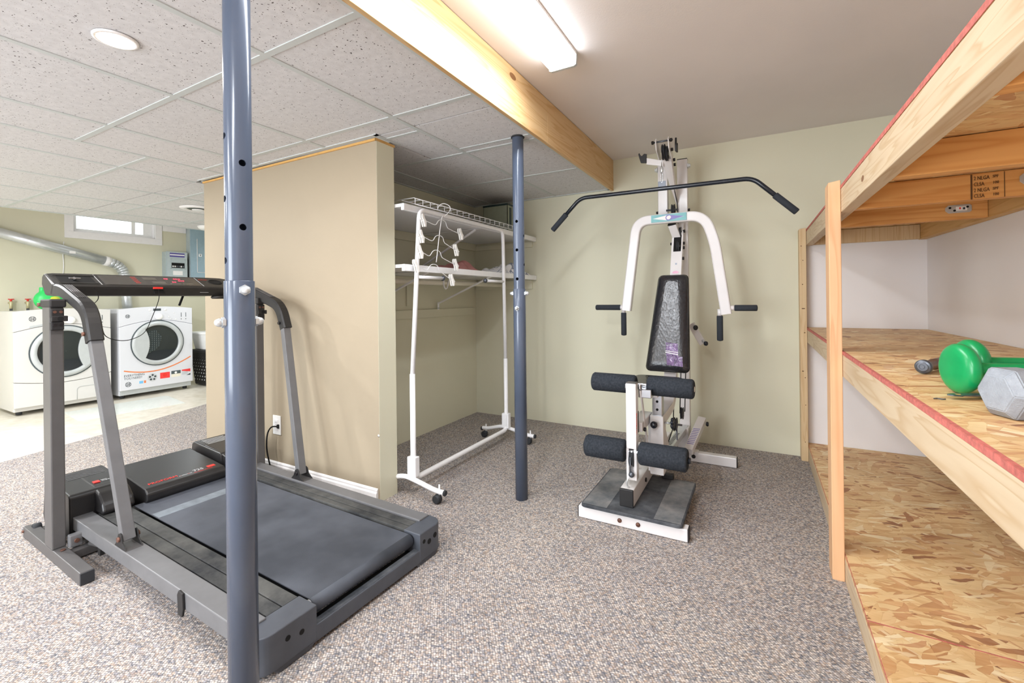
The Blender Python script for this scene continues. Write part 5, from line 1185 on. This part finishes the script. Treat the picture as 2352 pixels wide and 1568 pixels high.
# twin uprights and top
for x0, x1, z0, zt in ((-.585, -.523, 1.540, 1.930), (-.462, -.398, .06, 1.935)):
    u = part(MB().box(x0, x1, 3.10, 3.150, z0, zt, .004), 'upright', W); part(MB().box(x0+.001, x1-.001, 3.101, 3.149, zt, zt+.004, .001), 'end_plug', 'hole', u)
part(MB().box(-.584, -.399, 3.151, 3.175, 1.535, 1.570, .003), 'cross_tube', W)
part(MB().box(-.462, -.398, 3.02, 3.10, .06, .19, .003), 'upright_gusset', W)
for x, s in ((-.586, -1), (-.397, 1)):
    part(MB().lathe([(0, .018), (.007, .018), (.009, .013), (.018, .012)], (x, 3.11, 1.888), (s, 0, 0), 6, smooth=False), 'pivot_bolt', 'zinc'); part(MB().cyl((x, 3.11, 1.60), (x+s*.012, 3.11, 1.60), .009, seg=6), 'bolt', 'bolt_black')
ta = part(MB().hexa([(-.4655, 3.10, 1.635), (-.4625, 3.10, 1.635), (-.4625, 3.145, 1.655), (-.4655, 3.145, 1.655), (-.510, 2.82, 1.865), (-.452, 2.82, 1.865), (-.452, 2.86, 1.895), (-.510, 2.86, 1.895)], .001), 'top_arm', W)
for x in (-.524, -.452): part(MB().prism([(2.72, 1.955), (2.735, 1.972), (2.76, 1.972), (2.885, 1.90), (2.88, 1.86), (2.84, 1.865), (2.74, 1.905)], 'yz', x-.0025, x+.0025, .001), 'pulley_plate', W)
pulley(-.488, 2.785, 1.902, .046, .016); pulley(-.474, 2.80, 1.895, .044, .012)
part(MB().cyl((-.545, 2.745, 1.955), (-.430, 2.745, 1.955), .0055, seg=12), 'cross_bolt', 'gunmetal')
for x in (-.545, -.440): part(MB().cyl((x-.006, 2.745, 1.955), (x+.006, 2.745, 1.955), .011, seg=6), 'bolt', 'bolt_black')
for y, z in ((2.80, 1.915), (2.88, 1.875), (2.90, 1.85)): part(MB().cyl((-.450, y, z), (-.438, y, z), .010, seg=6), 'bolt', 'bolt_black')
part(MB().prism([(-.600, 1.896), (-.500, 1.864), (-.500, 1.830), (-.600, 1.856)], 'xz', 2.826, 2.831, .001), 'hook_arm', W)
part(MB().prism([(-.644, 1.905), (-.649, 1.928), (-.642, 1.933), (-.634, 1.916), (-.626, 1.912), (-.614, 1.924), (-.598, 1.920), (-.598, 1.864), (-.634, 1.870)], 'xz', 2.823, 2.834, .0015), 'bar_rest', 'black_plastic')
part(MB().prism([(2.80, 1.94), (2.808, 1.985), (2.82, 1.985), (2.822, 1.95), (2.84, 1.945), (2.85, 1.965), (2.86, 1.96), (2.86, 1.91), (2.81, 1.905)], 'yz', -.428, -.418, .0015), 'bar_rest', 'black_plastic')
pulley(-.485, 3.085, 1.605, .037, .018); part(MB().cyl((-.53, 3.085, 1.605), (-.455, 3.085, 1.605), .0065, seg=10), 'pulley_axle', 'gunmetal')
part(MB().tube([(-.475, 2.84, 1.88), (-.458, 3.08, 1.64), (-.455, 3.09, 1.45)], .0028, 8), 'cable', 'hole')
part(MB().tube([(-.492, 2.738, 1.90), (-.492, 2.733, 1.800)], .0026, 8), 'cable', 'chrome')
# press arm
PYc = 2.95
path = fillet([(-.765, PYc, .945), (-.712, PYc, 1.36), (-.690, PYc, 1.528), (-.50, PYc, 1.528), (-.285, PYc, 1.528), (-.228, PYc, 1.37), (-.168, PYc, .925)], .150, 9)
pa = part(MB().rtube(path, .060, .050, (0, 1, 0), .008), 'press_arm', W)
part(MB().bar((-.50, PYc+.02, 1.530), (-.50, 3.10, 1.545), .05, .030, (1, 0, 0), .003), 'press_arm_pivot', W)
lb = part(MB().box(-.594, -.382, PYc-.0315, PYc-.0300, 1.506, 1.552), 'name_plate', 'teal', pa)
part(MB().prism([(-.585, 1.529), (-.49, 1.546), (-.395, 1.529), (-.49, 1.512)], 'xz', PYc-.0321, PYc-.0315), 'emblem', 'paper', pa)
part(MB().prism([(-.48, 1.545), (-.397, 1.530), (-.48, 1.513)], 'xz', PYc-.0326, PYc-.0321), 'emblem', 'violet', pa)
part(MB().lathe([(0, .018), (.0005, .018), (.0005, .012), (0, .012)], (-.488, PYc-.0326, 1.529), (0, -1, 0), 24, cap=False), 'emblem_ring', 'violet', pa); part(MB().cyl((-.484, PYc-.0326, 1.531), (-.484, PYc-.0333, 1.531), .011, seg=20), 'emblem', 'paper', pa)
text('GYM SYSTEM', .009, 'violet', pa, (-.53, PYc-.0322, 1.5445), (1, 0, 0), (0, 0, 1), 'lettering', .0002)
for xa, xb, z in ((-.805, -.975, .965), (-.125, -.005, .962)):
    s = 1 if xb > xa else -1; L = abs(xb-xa)
    part(MB().cyl((xa-s*.03, PYc, z), (xa+s*.004, PYc, z), .015, seg=16), 'handle_boss', W)
    part(MB().lathe([(0, .010), (0, .0155), (.003, .018), (L-.004, .018), (L, .014), (L+.002, .001)], (xa, PYc, z), (s, 0, 0), 24), 'hand_grip', 'grip')
for x, z0, z1 in ((-.785, .930, .780), (-.204, .915, .765)):
    L = z0-z1; part(MB().cyl((x, PYc, z0+.04), (x, PYc, z0), .013, seg=14), 'handle_boss', W); part(MB().lathe([(0, .010), (0, .0155), (.003, .0175), (L-.004, .0175), (L, .014), (L+.003, .001)], (x, PYc, z0), (0, 0, -1), 24), 'hand_grip', 'grip')
# back pad (tapered, leaning)
bx = bmesh.new(); A = []
T0, T1 = V((-.4485, 2.835, 1.160)), V((-.460, 2.655, .606)); up_ = (T0-T1).normalized(); sd = V((1, 0, 0)); nr = sd.cross(up_).normalized()
if nr.y > 0: nr = -nr
wt, wb = .0835, .1170
def ring(k, h):
    pts = []; L = (T0-T1).length; r = .024
    for (u, v, a0) in ((1, 1, 0), (-1, 1, 90), (-1, 0, 180), (1, 0, 270)):
        for a in (a0, a0+30, a0+60, a0+90):
            w_ = (wt if v else wb)-k; cu = u*(w_-r); cv = (L-k-r) if v else (k+r)
            pts.append(T1+sd*(cu+r*cos(R(a)))+up_*(cv+r*sin(R(a)))+nr*h)
    return pts
rings = [ring(.004, -.012), ring(0, -.008), ring(0, .012), ring(.004, .020), ring(.012, .028), ring(.028, .0355), ring(.048, .039)]
vs = [p for r_ in rings for p in r_]; n = 16
fs = [[i*n+j, i*n+(j+1) % n, (i+1)*n+(j+1) % n, (i+1)*n+j] for i in range(len(rings)-1) for j in range(n)]+[list(range(n)), [(len(rings)-1)*n+j for j in range(n)]]
pad = part(MB().add(vs, fs, [True]*(len(fs)-2)+[False, False]), 'back_pad', VINYL)
part(MB().tube(ring(-.001, .004), .003, 6, closed=True), 'piping', 'hole', pad)
def onpad(x, s_, h): return T1+sd*x+up_*s_+nr*h
def padquad(c, h): 
    q = [onpad(x, s_, h) for x, s_ in c]+[onpad(x, s_, h+.0012) for x, s_ in c]; return MB().hexa(q)
part(padquad([(-.005, .085), (.060, .080), (.055, .155), (-.012, .160)], .0392), 'tape_patch', TAPE, pad); part(padquad([(.003, .030), (.088, .024), (.083, .082), (-.004, .088)], .0392), 'tape_patch', TAPE, pad)
part(padquad([(-.010, .100), (.058, .090), (.058, .094), (-.010, .104)], .0402), 'tape_stripe', 'paper', pad); part(padquad([(-.010, .110), (.058, .102), (.058, .105), (-.010, .113)], .0402), 'tape_stripe', 'paper', pad)
# side bracket behind pad
part(MB().bar((-.375, 3.02, .86), (-.305, 3.02, .735), .045, .040, (0, 1, 0), .003), 'swing_bracket', W)
part(MB().cyl((-.350, 2.985, .838), (-.338, 2.975, .838), .016, seg=16, bev=.004), 'knob', 'steel_black'); part(MB().cyl((-.295, 3.0, .740), (-.280, 2.99, .740), .014, seg=16, bev=.004), 'knob', 'steel_black'); part(MB().cyl((-.31, 3.0, .755), (-.296, 3.0, .755), .010, seg=6), 'nut', 'zinc')
# resistance lever, slotted channel, lower pulleys, cables
lv = part(MB().bar((-.330, 3.16, .225), (-.385, 2.90, .085), .050, .045, (1, 0, 0), .003), 'resistance_lever', W)
part(MB().cyl((-.304, 3.12, .208), (-.288, 3.12, .208), .015, seg=16, bev=.004), 'knob', 'steel_black', lv)
sc_ = MB()
for k in range(10):
    f = .40+.05*k; p = V((-.330, 3.16, .225)).lerp(V((-.385, 2.90, .085)), f)+V((0, -.0107, .0198)); sc_.bar(p-V((.02, 0, 0)), p+V((.02, 0, 0)), .005, .0012, (0, .88, .47), 0)
o = part(sc_, 'scale_marks', 'violet', lv); o['kind'] = 'stuff'
ch = part(MB().bar((-.432, 3.09, .175), (-.462, 2.62, .158), .048, .036, (1, 0, 0), .002), 'slotted_channel', 'zinc')
sl = MB()
for k in range(10):
    p = V((-.432, 3.09, .175)).lerp(V((-.462, 2.62, .158)), .40+.05*k); sl.box(p.x-.014, p.x+.010, p.y-.004, p.y+.004, p.z+.0170, p.z+.0188)
o = part(sl, 'slots', 'hole', ch); o['kind'] = 'stuff'
pulley(-.432, 2.74, .285, .040, .016); pulley(-.412, 2.86, .325, .036, .014); part(MB().cyl((-.45, 2.74, .285), (-.395, 2.74, .285), .006, seg=10), 'pulley_axle', 'gunmetal')
part(MB().bar((-.425, 2.74, .28), (-.42, 2.72, .20), .006, .02, (1, 0, 0), .001), 'pulley_strap', 'gunmetal')
for x, y, z0 in ((-.440, 2.715, .29), (-.420, 2.83, .33), (-.400, 2.885, .33)): part(MB().tube([(x, y, z0), (x+.004, y+.10, .86)], .0028, 6), 'cable', 'hole')
part(MB().tube([(-.44, 2.70, .27), (-.46, 2.45, .15)], .0028, 6), 'cable', 'hole')
part(MB().box(-.455, -.395, 2.425, 2.455, .0777, .104, .004), 'plate_stop', 'black_plastic')

# lat bar hanging from the top pulley
LY = 2.733
t = thing('lat_bar', 'long black bent pull down bar with foam grips hanging from the weight machine', 'pull down bar', (-.492, LY, 1.67))
part(MB().tube(fillet([(-1.190, LY, 1.493), (-1.000, LY, 1.676), (-.500, LY, 1.672), (-.020, LY, 1.668), (.172, LY, 1.472)], .045, 6), .0125, 18, up=(0, 1, 0)), 'bar', 'steel_black')
for a, b in (((-1.198, LY, 1.485), (-1.098, LY, 1.582)), ((.180, LY, 1.464), (.082, LY, 1.564))):
    a, b = V(a), V(b); L = (b-a).length; part(MB().lathe([(0, .008), (0, .0145), (.004, .0175), (L-.002, .0175), (L, .0155), (L, .012)], a, b-a, 24), 'hand_grip', 'grip')
part(MB().box(-.513, -.470, LY-.003, LY+.003, 1.682, 1.716, .001), 'hanger_plate', 'plate_steel')
part(MB().tube([(V((-.492, LY-.001, 1.738))+V((.006*cos(q), 0, .032*sin(q)))) for q in [2*pi*i/16 for i in range(16)]], .0024, 8, closed=True, up=(0, 1, 0)), 'carabiner', 'chrome')
part(MB().lathe([(0, .006), (.006, .009), (.03, .009), (.036, .004)], (-.492, LY, 1.765), (0, 0, 1), 16), 'cable_clevis', 'zinc')
for o in bpy.data.objects:
    if '_o' in o: del o['_o']
